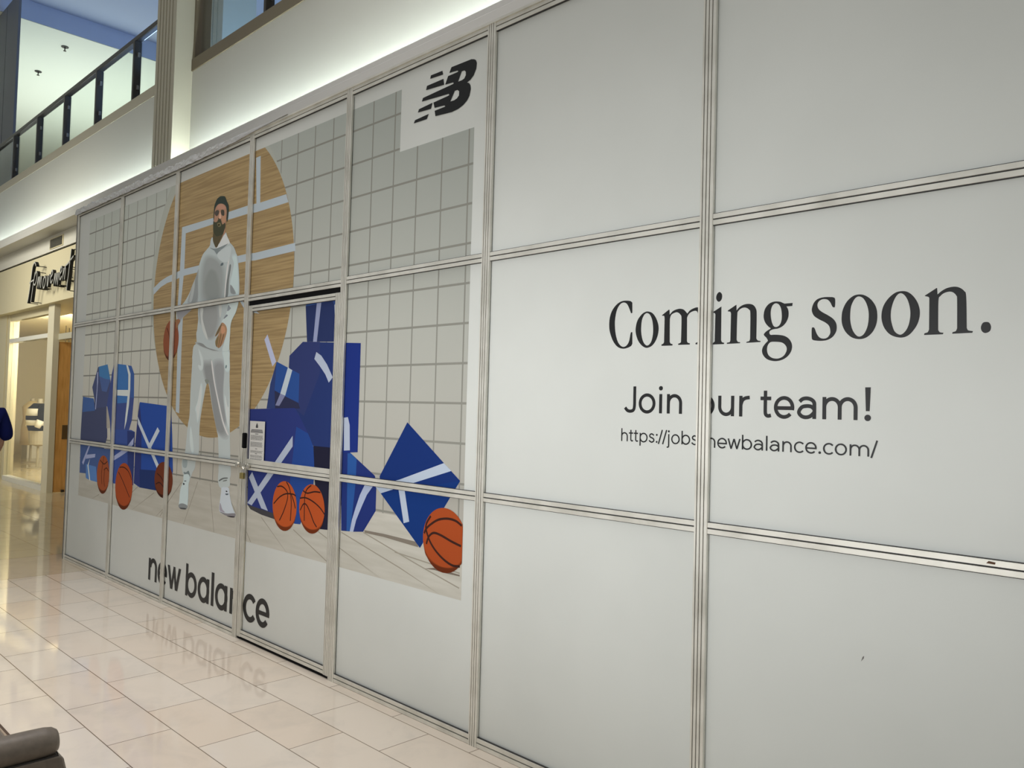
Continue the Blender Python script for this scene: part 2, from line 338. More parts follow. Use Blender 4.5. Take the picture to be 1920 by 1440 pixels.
q = MB(); q.lathe((-22.3, 3.219, 0), [(.24, .45), (.22, .9), (.19, 1.1), (.22, 1.38), (.10, 1.5), (.06, 1.52)], mat('beige_wool', rgb(200, 182, 140), .9)); 
for s in (-1, 1): q.tube([(-22.3+s*.18, 3.219, 1.42), (-22.3+s*.30, 3.189, 1.15), (-22.3+s*.30, 3.129, .9)], [.07, .065, .05], mat('beige_wool'))
q.build('coat', t, smooth=True)
q = MB(); q.lathe((-22.3, 3.219, 0), [(.055, 1.5), (.05, 1.58), (.02, 1.6), (0, 1.601)], M_trim); q.build('neck', t, smooth=True)
q = MB(); q.lathe((-22.3, 3.219, 0), [(.2, 0), (.2, .02), (.03, .04), (.025, .46)], M_trim); q.build('stand', t)
b = MB(); b.box(-23.2, -23.1, 1.95, 2.6, 0, 3.28, M_beige); struct(b.build('wall_partition'))
for k, (x, y, lab) in enumerate(((-17.6, 2.35, 'bare bulb on a long thin cord behind the shop window'), (-20.3, 3.3, 'bare bulb on a cord deeper in the shop'), (-20.9, 3.55, 'bare bulb on a cord farthest in the shop'))):
    t = thing('pendant_lamp', lab, 'lamp', (x, y, 3.28), 'hanging bulbs')
    q = MB(); q.tube([(x, y, 3.28), (x, y, 2.02-k*.25)], .006, M_black, 6); q.build('cord', t)
    q = MB(); q.lathe((x, y, 1.90-k*.25), [(.012, 0), (.04, .04), (.035, .08), (.015, .12)], M_bulb, 12); q.build('bulb', t, smooth=True)
for k, (x, y, lab) in enumerate(((-16.4, 2.6, 'round ceiling downlight just inside the shop window'), (-18.6, 4.2, 'round ceiling downlight in the middle of the shop'), (-13.2, 3.2, 'round ceiling downlight inside the shop doorway'))):
    b = MB(); b.lathe((x, y, 3.262), [(.09, 0), (.09, .016)], M_lamp); tag(b.build('downlight'), lab, 'light', 'shop downlights')
t = thing('hanging_rail', 'dark metal rail hung with fairy lights above the shop doorway', 'rail', (-16.2, 3.1, 3.28))
q = MB(); q.tube([(-16.2, 3.1, 3.28), (-16.2, 3.1, 2.55)], .022, M_bronze); q.tube([(-16.2, 2.55, 2.98), (-16.2, 3.7, 2.98)], .018, M_bronze); q.build('bracket', t)
for k in range(7):
    q = MB(); q.lathe((-16.19, 3.08+.02*math.sin(k*2), 2.40+k*.06), [(.015, 0), (.022, .015), (.012, .03)], M_bulb, 8); q.build('fairy_light', t)
t = thing('clothes_rack', 'steel clothes rack with pale tops and dark trousers beyond the oak door', 'rack', (-17.6, 4.3, 0))
q = MB(); q.tube([(-17.6, 3.6, 0), (-17.6, 3.6, 1.65), (-17.6, 5.0, 1.65), (-17.6, 5.0, 0)], .018, M_steel); q.build('rail', t)
for k in range(9):
    mt_ = (M_white, mat('pale_knit', rgb(226, 216, 204), .9), mat('blue_denim', (.10, .16, .28), .9), M_blackcloth)[k % 4]
    q = MB(); y = 3.72+k*.14; h = .95 if k % 4 == 3 else .62
    q.prism([(-.20, 1.5), (-.06, 1.6), (.06, 1.6), (.20, 1.5), (.17, 1.6-h), (-.17, 1.6-h)], lambda u, v, t_: (-17.6+u, t_, v), y-.03, y+.03, mt_); q.build('garment', t, bevel=.015)
b = MB(); b.prism([(-.26, 0), (.26, 0), (.24, .74), (-.24, .74)], lambda u, v, t_: (-24.3+u, t_, v), 3.6, 4.8, M_white); tag(b.build('display_plinth'), 'white display plinth standing deep inside the shop', 'plinth')

# ================================================================= HOARDING
PX = [-8.863, -7.661, -6.468, -5.237, -4.045, -2.829, -1.616, -.40]
HT = 3.49; Z_L, Z_U = 1.1815, 2.341
hd = thing('hoarding', 'white panelled shop hoarding in a scuffed aluminium frame', 'hoarding', (-4.6, 0, 0))
def post_profile(cx, w=.056):
    h = w/2; pr = [(-h, .0128), (-h, .001), (-h+.001, 0)]
    for c in (-.0175, -.0025, .0125): pr += [(c-.002, 0), (c-.0018, .007), (c+.0018, .007), (c+.002, 0)]
    pr += [(h-.001, 0), (h, .001), (h, .0128)]
    return [(cx+u, v) for u, v in pr]
def add_post(cx, z0, z1, parent, w=.056, name='post', y=0):
    q = MB(); q.prism(post_profile(cx, w), lambda u, v, t_: (u, v+y, t_), z0, z1, M_alu)
    for c in (-.0175, -.0025, .0125): q.box(cx+c-.0017, cx+c+.0017, .0055+y, .0068+y, z0, z1, M_groove)
    return q.build(name, parent)
def add_rail(x0, x1, zc, parent, h=.042, name='rail', y=0.003):
    q = MB(); a = h/2
    q.prism([(.0128, -a), (y+.001, -a), (y, -a+.001), (y, -.0028), (y+.008, -.0025), (y+.008, .0025), (y, .0028), (y, a-.001), (y+.001, a), (.0128, a)], lambda u, v, t_: (t_, u, zc+v), x0, x1, M_alu)
    q.box(x0, x1, y+.0065, y+.0078, zc-.0023, zc+.0023, M_groove)
    q.box(x0, x1, y+.002, y+.012, zc+a, zc+a+.0022, M_groove); q.box(x0, x1, y+.002, y+.012, zc-a-.0022, zc-a, M_groove)
    return q.build(name, parent)
for i, x in enumerate(PX): add_post(x, 0.0, HT, hd)
for i in range(7):
    x0, x1 = PX[i]+.028, PX[i+1]-.028; door = i == 3
    add_rail(x0, x1, HT-.021, hd); add_rail(x0, x1, Z_U if not door else 2.329, hd)
    if not door: add_rail(x0, x1, Z_L, hd); add_rail(x0, x1, .024, hd, .046)
    rows = [(2.32, HT-.02)] if door else [(.03, Z_L), (Z_L, Z_U), (Z_U, HT-.02)]
    for z0, z1 in rows:
        q = MB(); q.box(x0-.004, x1+.004, PANEL_Y, PANEL_Y+.008, z0, z1, M_vinyl); q.build('panel', hd)
q = MB(); q.box(-8.888, -8.858, .0, 1.495, 0, HT, M_white); q.box(-8.86, -.40, .03, 1.495, HT-.045, HT-.03, M_white); q.build('return_panel_and_blocker', hd)  # end return, plus an unseen lid added to keep light out of the inside
q = MB(); q.box(PX[3]+.03, PX[4]-.03, .06, .09, 0, 2.32, M_dark); q.build('hollow_shade', hd)  # black sheet painted in for the darkness of the hollow behind the door
q = MB(); q.box(PX[3]+.028, PX[4]-.028, .0122, .0127, 2.275, 2.309, M_dark); q.build('door_gap_shade', hd); q = MB(); q.box(PX[3]+.028, PX[4]-.028, .0122, .0127, 0, .022, M_dark); q.build('door_gap_shade', hd)  # dark strips put in for the shade in the gaps above and below the door
q = MB(); q.box(PX[0]-.028, PX[7], -.004, .0128, HT, HT+.012, M_alu); q.build('top_cap', hd)

# ---- door leaf
dr = thing('hoarding_door', 'hinged aluminium framed door cut into the hoarding below the printed disc', 'door', (-4.64, 0, 0.02))
LX0, LX1 = -5.200, -4.077
add_post(LX0+.026, .020, 2.274, dr, .050, 'stile'); add_post(LX1-.024, .020, 2.274, dr, .048, 'stile')
add_rail(LX0+.05, LX1-.048, 2.254, dr, .040, 'door_rail'); add_rail(LX0+.05, LX1-.048, Z_L-.012, dr, .040, 'door_rail'); add_rail(LX0+.05, LX1-.048, .043, dr, .044, 'door_rail')
q = MB(); q.box(LX0+.045, LX1-.044, PANEL_Y, PANEL_Y+.008, .025, 2.26, M_vinyl); q.build('panel', dr)
q = MB(); q.box(LX0+.045, LX1-.05, .006, PANEL_Y-.0045, Z_L+.010, Z_L+.042, M_alu); q.build('security_bar', dr, bevel=.002)
q = MB(); q.prism([(-.013, 0), (.013, 0), (.013, .105), (-.013, .105)], lambda u, v, t_: (-5.160+u, t_, 1.295+v), -.024, 0, M_dark); q.build('pull_handle', dr, bevel=.006)
q = MB(); q.box(-5.275, -5.225, -.012, -.001, 1.160, 1.196, M_steel); q.box(-5.215, -5.09, -.010, -.001, 1.166, 1.190, M_steel)
for x in (-5.25, -5.13, -5.105): q.lathe((x, 0, 0), [(.0001, 0)], M_steel) if False else q.prism([(x+.018*math.cos(a*math.pi/6), 1.178+.018*math.sin(a*math.pi/6)) for a in range(12)], lambda u, v, t_: (u, t_, v), -.020, -.010, M_steel)
q.build('hasp', dr, bevel=.002)
pl = thing('padlock', 'small brass padlock hanging from the door hasp', 'padlock', (-5.15, -.02, 1.11))
q = MB(); q.box(-5.172, -5.128, -.034, -.014, 1.088, 1.130, M_brass); q.build('body', pl, bevel=.004)
q = MB(); q.tube([(-5.162, -.024, 1.128), (-5.162, -.024, 1.155), (-5.150, -.024, 1.168), (-5.138, -.024, 1.155), (-5.138, -.024, 1.128)], .004, M_steel, 8); q.build('shackle', pl)

# ---- crumpled plastic along the top
M_plastic = mat('clear_plastic_film', rgb(196, 197, 197), .16, spec=.7, coat=.4)
q = MB(); nx, ny = 520, 11; V = []
for i in range(nx+1):
    x = -8.90+i/nx*4.15; fade = min(1, max(.12, (-4.9-x)/1.2)); e_ = min(1, max(0, (-4.76-x)/.7))
    for j in range(ny+1):
        t_ = j/ny
        if t_ < .45: y = -.009; z = HT+.0146*(1-e_)-.030*fade*e_+(.030*fade+.028)*e_*(t_/.45)
        else: y = -.009+.13*(t_-.45)/.55; z = HT+.0146*(1-e_)+.028*e_+.012*(t_-.45)*e_
        n1 = noise.noise(Vector((x*7+z*9, t_*2.2, 0))); n2 = noise.noise(Vector((x*22+t_*7, t_*4-x*5, 3)))
        y -= fade*(.016*abs(n1)+.012*abs(n2))*(1-.5*t_); z += fade*(.020*n1+.014*n2)*max(0, min(1, (t_-.05)*3))*(1 if t_ > .3 else .4)
        if y > -.007: z = max(z, HT+.0145)
        V.append((x, y, z))
q.v = V
for i in range(nx):
    for j in range(ny): a = i*(ny+1)+j; q.f.append((a, a+ny+1, a+ny+2, a+1)); q.mi.append(q.m(M_plastic))
o = q.build('plastic_sheeting', fix=False); tag(o, 'crumpled clear plastic film draped along the top edge of the hoarding', 'plastic sheet')

# ================================================================= PRINTED ART
LAYER = [0]
KP = 1.45
INK = [1.0]
def pm(c): return mat('ink_%d_%d_%d_%d' % (c+(int(INK[0]*100),)), rgb(*c, KP*INK[0]), .6, spec=.07)
class Print:
    def __init__(s, ox=0, oy=0, sc=1): s.b = MB(); s.o = (ox, oy, sc)
    def at(s, ox, oy, sc): s.o = (ox, oy, sc); return s
    def cv(s, pts): ox, oy, sc = s.o; return [W(ox+p[0]/sc, oy+p[1]/sc, PANEL_Y) for p in pts]
    def raw(s, loops, mt, y=None):
        LAYER[0] += 1
        if y is None: y = PANEL_Y-.0003-LAYER[0]*.000012
        polys = [[Vector((a, c, 0)) for a, c in lp] for lp in loops]; flat = [p for lp in polys for p in lp]; i = len(s.b.v); k = s.b.m(mt)
        s.b.v += [(p.x, y, p.y) for p in flat]
        for t in tessellate_polygon(polys):
            a, c, d = (flat[q] for q in t)
            if (c.x-a.x)*(d.y-a.y)-(c.y-a.y)*(d.x-a.x) < 0: t = t[::-1]
            s.b.f.append(tuple(i+q for q in t)); s.b.mi.append(k)
        return s
    def poly(s, pts, c, sm=False, holes=()):
        mt = c if not isinstance(c, tuple) else pm(c)
        f = (lambda p: s.cv(cr(p, 5, True))) if sm else s.cv
        return s.raw([f(pts)]+[f(h) for h in holes], mt)
    def soft(s, pts, c, base, n=5):
        P = np.array([q[:2] for q in pts], float); m_ = P.mean(0)
        for k in range(n):
            f = (k+1)/n; g = 1.10-.34*k/(n-1); col = tuple(int(base[i]+(c[i]-base[i])*f) for i in range(3))
            s.poly([tuple(m_+(a-m_)*np.array([g, 1+(g-1)*.5])) for a in P], col, True)
        return s
    def line(s, pts, w, c, sm=True):
        P = [Vector(p) for p in s.cv(cr(pts, 5) if sm and len(pts) > 2 else pts)]; A_, B_ = stroke_poly(P, w)
        return s.raw([[(min(p.x, MX1), max(p.y, MZ0)) for p in A_]+[(min(p.x, MX1), max(p.y, MZ0)) for p in reversed(B_)]], c if not isinstance(c, tuple) else pm(c))
    def build(s, name, parent, label=None): return s.b.build(name, parent, label=label, fix=False)
mu = thing('mural', 'large printed basketball mural covering the left half of the hoarding', 'mural', (-5.73, PANEL_Y, .665))
MX0, MX1, MZ0, MZ1, MZF = -8.545, -2.955, .662, 3.362, 1.018
def tile_print():
    mm = mat('printed_tile', rough=.45, spec=.3); N, L, b = nodes(mm)
    g = N.new('ShaderNodeNewGeometry'); sp = N.new('ShaderNodeSeparateXYZ'); L.new(g.outputs['Position'], sp.inputs[0])
    def fr(sock, off, per, wd):
        a = N.new('ShaderNodeMath'); a.operation = 'ADD'; L.new(sock, a.inputs[0]); a.inputs[1].default_value = off
        d = N.new('ShaderNodeMath'); d.operation = 'DIVIDE'; L.new(a.outputs[0], d.inputs[0]); d.inputs[1].default_value = per
        f = N.new('ShaderNodeMath'); f.operation = 'FRACT'; L.new(d.outputs[0], f.inputs[0])
        l = N.new('ShaderNodeMath'); l.operation = 'LESS_THAN'; L.new(f.outputs[0], l.inputs[0]); l.inputs[1].default_value = wd/per
        return l.outputs[0]
    mx = N.new('ShaderNodeMath'); mx.operation = 'MAXIMUM'; L.new(fr(sp.outputs[0], 30*.2068+2.990+.006, .2068, .0105), mx.inputs[0]); L.new(fr(sp.outputs[2], 30*.2-1.0205-.009+.006, .2, .012), mx.inputs[1])
    rp = N.new('ShaderNodeValToRGB'); mr = N.new('ShaderNodeMapRange'); mr.inputs['From Min'].default_value = 1.0; mr.inputs['From Max'].default_value = 3.35
    L.new(sp.outputs[2], mr.inputs['Value']); L.new(mr.outputs[0], rp.inputs[0])
    rp.color_ramp.elements[0].color = (*rgb(157, 150, 141, KP*1.58), 1); rp.color_ramp.elements[1].color = (*rgb(146, 147, 141, KP*1.58), 1)
    e = rp.color_ramp.elements.new(.45); e.color = (*rgb(160, 157, 149, KP*1.58), 1)
    hx = N.new('ShaderNodeMapRange'); hx.inputs['From Min'].default_value = -8.5; hx.inputs['From Max'].default_value = -3.0; hx.inputs['To Min'].default_value = 1.0; hx.inputs['To Max'].default_value = 0.0
    L.new(sp.outputs[0], hx.inputs['Value'])
    tn = N.new('ShaderNodeMix'); tn.data_type = 'RGBA'; tn.blend_type = 'MULTIPLY'; tn.inputs[0].default_value = 1; L.new(rp.outputs[0], tn.inputs[6])
    tr_ = N.new('ShaderNodeValToRGB'); tr_.color_ramp.elements[0].color = (.63, .64, .65, 1); tr_.color_ramp.elements[1].color = (1, 1, 1, 1); L.new(hx.outputs[0], tr_.inputs[0]); L.new(tr_.outputs[0], tn.inputs[7])
    mi = N.new('ShaderNodeMix'); mi.data_type = 'RGBA'; L.new(mx.outputs[0], mi.inputs[0]); L.new(tn.outputs[2], mi.inputs[6]); mi.inputs[7].default_value = (*rgb(116, 113, 106, KP*1.2), 1)
    L.new(mi.outputs[2], b.inputs['Base Color']); return mm
p = Print(); p.raw([[(MX0, MZF), (MX1, MZF), (MX1, 3.012), (-3.560, 3.012), (-3.560, MZ1), (MX0, MZ1)]], tile_print()); p.build('tile_backdrop', mu)
M_pfloor = noisy(mat('printed_plank', rough=.45, spec=.3), rgb(168, 162, 152, KP*1.02), rgb(178, 172, 163, KP*1.02), (.6, 1, 6), 4, 5)
p = Print(); p.raw([[(MX0, MZ0), (MX1, MZ0), (MX1, MZF), (MX0, MZF)]], M_pfloor)
p.at(0, 0, 1)
for a in ([(490, 970), (537, 1037)], [(550, 993), (615, 1055)], [(597, 997), (710, 1085)], [(640, 1030), (715, 1088)], [(640, 998), (750, 1065), (825, 1120)], [(681, 998), (780, 1057), (861, 1103)], [(740, 1035), (862, 1075)],
          [(340, 905), (316, 940), (300, 968)], [(371, 903), (363, 927), (344, 986)], [(394, 907), (396, 940), (401, 1003)], [(433, 940), (444, 965), (455, 1005)], [(462, 997), (470, 1016)], [(305, 955), (292, 972)], [(289, 924), (247, 958)], [(186, 927), (172, 936)], [(259, 912), (225, 945)]):
    p.line(a, .0065, (142, 134, 122), False)
p.poly([(683, 994), (720, 1001), (781, 1016), (785, 1026), (777, 1024), (720, 1007), (684, 999)], (118, 108, 98))
p.poly([(464, 946), (490, 953), (512, 961), (516, 974), (490, 965), (470, 955)], (64, 62, 66))
p.poly([(796, 1066), (822, 1064), (845, 1073), (862, 1078), (862, 1081), (840, 1076), (815, 1069)], (110, 98, 88))
p.build('studio_floor', mu)
# wooden disc with court lines
CX, CZ, R = -5.767, 2.467, 1.126
def topclip(l): return [(a, min(c_, MZ1)) for a, c_ in l]
def circ(cx, cz, rx, rz=None, n=96): rz = rz or rx; return [(cx+rx*math.cos(2*math.pi*k/n), cz+rz*math.sin(2*math.pi*k/n)) for k in range(n)]
M_disc = noisy(mat('printed_oak', rough=.45, spec=.3), rgb(132, 108, 73, KP*1.12), rgb(154, 129, 91, KP*1.12), (.42, 1, 17), 4.2, 12, .38, .60)
p = Print(); p.raw([topclip(circ(CX-.055, CZ+.10, R))], pm((166, 166, 158))); p.raw([topclip(circ(CX, CZ, R))], M_disc)
INK[0] = 1.2
LN = (158, 165, 172)
p.at(280, 340, 6)
p.poly([(370, 515), (412, 560), (395, 980), (350, 1440), (318, 1440), (345, 1000)], LN)
p.at(0, 0, 1); p.poly([(335, 575), (344, 575), (341, 640), (336, 775), (329.5, 772), (333, 650)], LN)
p.poly([(342, 426), (400, 408.5), (429, 397.5), (466, 385), (488, 380), (537, 364), (541, 379), (481, 398), (466, 400.5), (428, 412), (401, 420), (344, 439)], LN)
p.poly([(480.5, 296), (489, 292), (488, 384), (481, 386)], LN)
p.at(280, 340, 6)
p.poly([(45, 1205), (130, 1120), (200, 1075), (275, 1040), (345, 1005), (400, 985), (700, 910), (1100, 815), (1190, 805), (1640, 692), (1645, 782), (1190, 890), (1110, 895), (700, 985), (400, 1060), (340, 1085), (270, 1120), (200, 1145), (130, 1190), (50, 1275)], LN)
p.poly([(1010, 1335), (1040, 1330), (1090, 1400), (1180, 1440), (1240, 1490), (1180, 1480), (1060, 1420)], LN)
p.at(0, 0, 1); p.poly([(501.7, 627), (496, 637), (511, 687), (518, 678)], (160, 162, 185))
p.build('wooden_disc', mu)

# boxes
def pbox(polys, label=None):
    q = Print(0, 0, 1)
    for pts, c in polys: q.poly(pts, c)
    return q.build('printed_box', mu, label)
S1, S2, S3 = (178, 184, 202), (150, 155, 188), (192, 200, 208)
def c6(ox, oy, pts, s=6): return [(ox+a/s, oy+c/s) for a, c in pts]
# left group
INK[0] = 1.12; LAYER[0] = 40
pbox([(c6(120, 640, [(285, 830), (445, 858), (470, 960), (645, 930), (650, 1440), (500, 1950), (240, 1970), (250, 1400)], 8), (68, 72, 100)), (c6(120, 640, [(287, 830), (445, 858), (465, 1040), (280, 1060)], 8), (66, 92, 145))])
pbox([(c6(120, 640, [(515, 385), (425, 690), (455, 850), (470, 1000), (640, 985), (690, 760), (700, 600), (655, 345)], 8), (70, 76, 110)), (c6(120, 640, [(525, 380), (655, 345), (697, 575), (610, 560), (530, 520)], 8), (66, 112, 160)), (c6(120, 640, [(530, 520), (610, 560), (697, 575), (640, 760), (570, 745)], 8), (74, 92, 140)), (c6(120, 640, [(500, 470), (515, 455), (512, 600), (480, 1022), (468, 1018), (495, 700)], 8), S2)])
pbox([(c6(120, 800, [(250, 255), (620, 330), (740, 340), (740, 830), (500, 832), (330, 770), (325, 700), (235, 690)], 8), (68, 86, 132)), (c6(120, 800, [(330, 560), (480, 600), (500, 832), (385, 800), (330, 770)], 8), (84, 118, 172)), (c6(120, 800, [(395, 275), (290, 572), (272, 535), (378, 268)], 8), S2), (c6(120, 800, [(340, 420), (472, 408), (466, 460), (328, 482)], 8), S2), (c6(120, 800, [(392, 478), (368, 580), (396, 812), (380, 802), (353, 580)], 8), S3)])
pbox([(c6(120, 640, [(755, 335), (810, 340), (940, 355), (1015, 370), (1055, 490), (1050, 850), (1020, 1180), (960, 1390), (700, 1390), (690, 1200), (640, 985), (700, 620), (720, 480)], 8), (62, 74, 126)), (c6(120, 640, [(800, 338), (935, 355), (965, 490), (960, 920), (800, 930)], 8), (62, 104, 160)), (c6(120, 640, [(960, 362), (1015, 370), (1055, 490), (1050, 850), (1000, 840), (1000, 500)], 8), (60, 86, 142)), (c6(120, 640, [(935, 355), (962, 362), (1000, 490), (995, 720), (975, 960), (940, 1200), (905, 1325), (925, 1100), (950, 880), (965, 700), (967, 500)], 8), S3), (c6(120, 640, [(800, 728), (962, 730), (955, 822), (800, 812)], 8), S3),
      (c6(120, 640, [(640, 975), (650, 975), (690, 1200), (690, 1300), (640, 1305)], 8), (158, 150, 142))])
pbox([(c6(120, 800, [(700, 40), (1010, 50), (1065, 80), (1050, 500), (1040, 880), (880, 870), (740, 850), (700, 600)], 8), (58, 76, 136)), (c6(120, 800, [(950, 60), (1065, 80), (1040, 880), (960, 870)], 8), (46, 56, 104)), (c6(120, 800, [(1050, 160), (1040, 265), (960, 370), (850, 445), (730, 520), (730, 455), (850, 370), (960, 280)], 8), S2)])
pbox([([(262.5, 754), (321, 762), (323, 815), (324.5, 884), (318, 905), (300, 921), (262, 914), (251, 906), (257, 860), (258, 790)], (42, 70, 142)), ([(258, 785), (262, 754), (266, 800), (264, 914), (251, 906), (254, 830)], (46, 54, 104)), ([(262, 880), (318, 884), (318, 905), (300, 921), (262, 914)], (36, 50, 96)), ([(258.5, 781), (264, 794), (298, 872), (294.5, 878), (259, 795)], S1), ([(295.6, 801), (299.5, 808), (283, 840), (278, 836)], S1)])
# centre group
INK[0] = .82; LAYER[0] = 40
pbox([(c6(440, 520, [(845, 215), (1215, 150), (1215, 725), (815, 725), (800, 325)]), (44, 54, 96)), (c6(440, 520, [(845, 215), (1215, 150), (1215, 225), (1100, 262), (800, 327)]), (56, 82, 142)), (c6(440, 520, [(1100, 262), (1215, 225), (1215, 725), (1150, 725), (1125, 320)]), (52, 72, 128)), (c6(440, 520, [(925, 292), (976, 283), (925, 725), (883, 725)]), S2), (c6(440, 520, [(1123, 312), (1215, 200), (1215, 240), (1140, 360), (1152, 690), (1138, 690)]), S1)])
pbox([([(568, 641), (676.7, 643.3), (675, 700), (670.8, 848), (620, 850), (590, 838), (588, 837), (575, 812), (563, 782), (553, 765), (543, 741), (541.7, 688), (543, 667)], (42, 56, 108)), ([(568, 641), (600, 641), (600, 700), (570, 780), (553, 765), (543, 741), (541.7, 688), (543, 667)], (52, 60, 108)), ([(640, 642.5), (676.7, 643.3), (675, 700), (670.8, 848), (636, 849)], (33, 50, 122)), (c6(440, 520, [(920, 840), (975, 880), (1040, 980), (1105, 1125), (1060, 1185), (1020, 1090), (960, 1000), (898, 918)]), S1), (c6(440, 740, [(1230, 260), (1275, 252), (1295, 340), (1297, 626), (1230, 629)]), S1), ([(588, 836), (640, 841), (636, 996), (600, 992), (590, 900)], (36, 35, 54))])
pbox([([(519, 678), (561.7, 701), (560.5, 755), (563, 766), (552, 766), (500, 766), (507, 720)], (52, 66, 116)), ([(519, 678), (561.7, 701), (560, 755), (532.5, 742), (515, 732.5)], (48, 80, 146)), ([(515, 732), (533, 742), (560, 756), (563, 766), (516, 766)], (50, 52, 80)), ([(540, 689), (548.3, 694), (535, 741.7), (525.8, 738)], S3), ([(525.8, 738), (535, 741.7), (524, 761), (516.5, 760)], (132, 134, 168))])
pbox([([(468, 767), (553, 765), (563, 782), (578, 813), (588, 838), (590, 890), (585, 930), (563, 983), (553, 982), (512, 962), (464, 946)], (48, 58, 120)), ([(556, 800), (578, 813), (588, 838), (590, 890), (582, 940), (563, 983), (553, 982), (540, 975), (545, 890)], (42, 72, 142)), ([(549, 817), (549, 837), (472, 947.5), (464, 943)], S1), ([(467, 895), (473, 885), (502.5, 958), (490, 953)], S1)])
# right group
INK[0] = .84; LAYER[0] = 40
pbox([([(640, 849), (656, 848), (703, 892), (706, 905), (704.5, 958), (681, 997), (663, 997), (640, 995)], (36, 50, 112)), ([(652, 850), (657.5, 849.5), (669, 861), (667, 905), (657, 996), (650, 996)], (44, 84, 150)), ([(701.7, 908.5), (688, 928), (677, 953), (668, 975), (662.5, 997), (656, 996.5), (660, 975), (667, 951.7), (675, 928), (686, 905), (697, 906)], (170, 178, 204))])
pbox([([(764, 791.7), (832.5, 868.3), (863, 901.7), (787.5, 1027.5), (714, 925), (712, 893)], (25, 48, 108)), ([(714, 925), (863, 901.7), (787.5, 1027.5)], (22, 52, 114)), ([(832.5, 868.3), (846.7, 883), (714, 925), (703.5, 911.7), (750, 899)], (178, 186, 202)), ([(746.7, 913), (757.5, 910), (767.5, 978), (757, 981)], (178, 186, 202))])

# basketballs
INK[0] = 1.0; LAYER[0] = 85
def pball(l, r, t, bt, seams, c=(160, 74, 38), clip=None, label=None, sw=.009):
    cx_ = (l[0]+r[0])/2; (xl, _), (xr, _) = W(*l, PANEL_Y), W(*r, PANEL_Y); zt = W(*t, PANEL_Y)[1]; zb = W(*bt, PANEL_Y)[1]
    q = Print(0, 0, 1); pc = circ((xl+xr)/2, (zt+zb)/2, (xr-xl)/2, (zt-zb)/2, 48)
    if clip: pc = [(min(a, clip), c_) for a, c_ in pc]
    d = tuple(int(v*.72) for v in c); hi = tuple(min(255, int(v*1.1)) for v in c)
    q.raw([pc], pm(c))
    rx, rz, mx, mz = (xr-xl)/2, (zt-zb)/2, (xl+xr)/2, (zt+zb)/2
    sh = [(mx+rx*math.cos(a), mz+rz*math.sin(a)) for a in np.linspace(math.pi*1.12, math.pi*1.88, 24)]
    sh += [(mx+rx*.92*math.cos(a), mz-rz*.35+rz*.50*math.sin(a)) for a in np.linspace(math.pi*1.88, math.pi*1.12, 24)]
    if clip: sh = [(min(a, clip), c_) for a, c_ in sh]
    for k_ in range(4):
        f_ = .25*k_; sk = [(mx+rx*math.cos(a), mz+rz*math.sin(a)) for a in np.linspace(math.pi*1.08, math.pi*1.92, 24)]
        sk += [(mx+rx*(.97-.02*k_)*math.cos(a), mz-rz*(.10+.10*k_)+rz*(.72-.09*k_)*math.sin(a)) for a in np.linspace(math.pi*1.92, math.pi*1.08, 24)]
        if clip: sk = [(min(a, clip), c_) for a, c_ in sk]
        q.raw([sk], pm(tuple(int(c[i]*(1-.10*(k_+1))) for i in range(3))))
    for o_, pts in seams: q.at(*o_); q.line(pts, sw, (52, 30, 26))
    return q.build('printed_basketball', mu, label)
k = (120, 800, 8)
pball((182, 888), (205, 893), (194, 854), (193, 926), [(k, [(600, 450), (585, 540), (565, 700), (570, 860)]), (k, [(545, 500), (600, 560), (655, 520)]), (k, [(600, 650), (640, 620), (670, 670)]), (k, [(612, 650), (600, 800), (612, 900)])], (150, 78, 48))
pball((216.5, 908), (248.5, 916), (232.5, 868), (232, 956), [(k, [(835, 610), (900, 610), (960, 660), (1000, 740), (1015, 800)]), (k, [(820, 680), (860, 760), (920, 900), (985, 1060)])], (156, 72, 40))
pball((290, 898), (324, 903), (307, 866), (307, 934), [(k, [(1400, 700), (1460, 760), (1510, 860)]), (k, [(1380, 860), (1440, 840), (1510, 930)])], (104, 52, 34))
k = (280, 780, 6)
pball((511.5, 945), (556.5, 955), (534, 902), (535, 996), [(k, [(1440, 795), (1490, 790), (1540, 830), (1560, 880), (1550, 960), (1510, 1080), (1465, 1175)]), (k, [(1545, 740), (1575, 800), (1592, 880), (1600, 1000), (1588, 1180)]), (k, [(1402, 985), (1470, 910), (1540, 875), (1620, 880), (1650, 900)]), (k, [(1600, 880), (1630, 970), (1645, 1040)])], (172, 78, 38))
k2 = (440, 740, 6)
pball((561.5, 948), (609, 958), (586, 908), (586, 1001), [(k2, [(865, 1020), (820, 1060), (795, 1120), (788, 1230), (785, 1420)]), (k2, [(772, 1080), (820, 1108), (900, 1092), (968, 1100)]), (k2, [(735, 1165), (800, 1160), (880, 1200), (960, 1270), (1012, 1345)]), (k2, [(740, 1300), (775, 1232), (810, 1240), (850, 1320), (890, 1430), (925, 1490)])], (168, 74, 36))
k3 = (640, 900, 6)
pball((793.5, 1008), (875, 1016), (832, 952), (836, 1075), [(k3, [(935, 600), (960, 545), (1020, 490), (1100, 445), (1200, 435), (1290, 460), (1358, 515)]), (k3, [(1010, 405), (965, 480), (955, 540), (968, 600), (1000, 690), (1060, 790), (1150, 890), (1250, 960), (1335, 972)]), (k3, [(960, 720), (985, 640), (1040, 595), (1120, 620), (1240, 690), (1350, 745)])], (150, 66, 32), MX1, sw=.012)

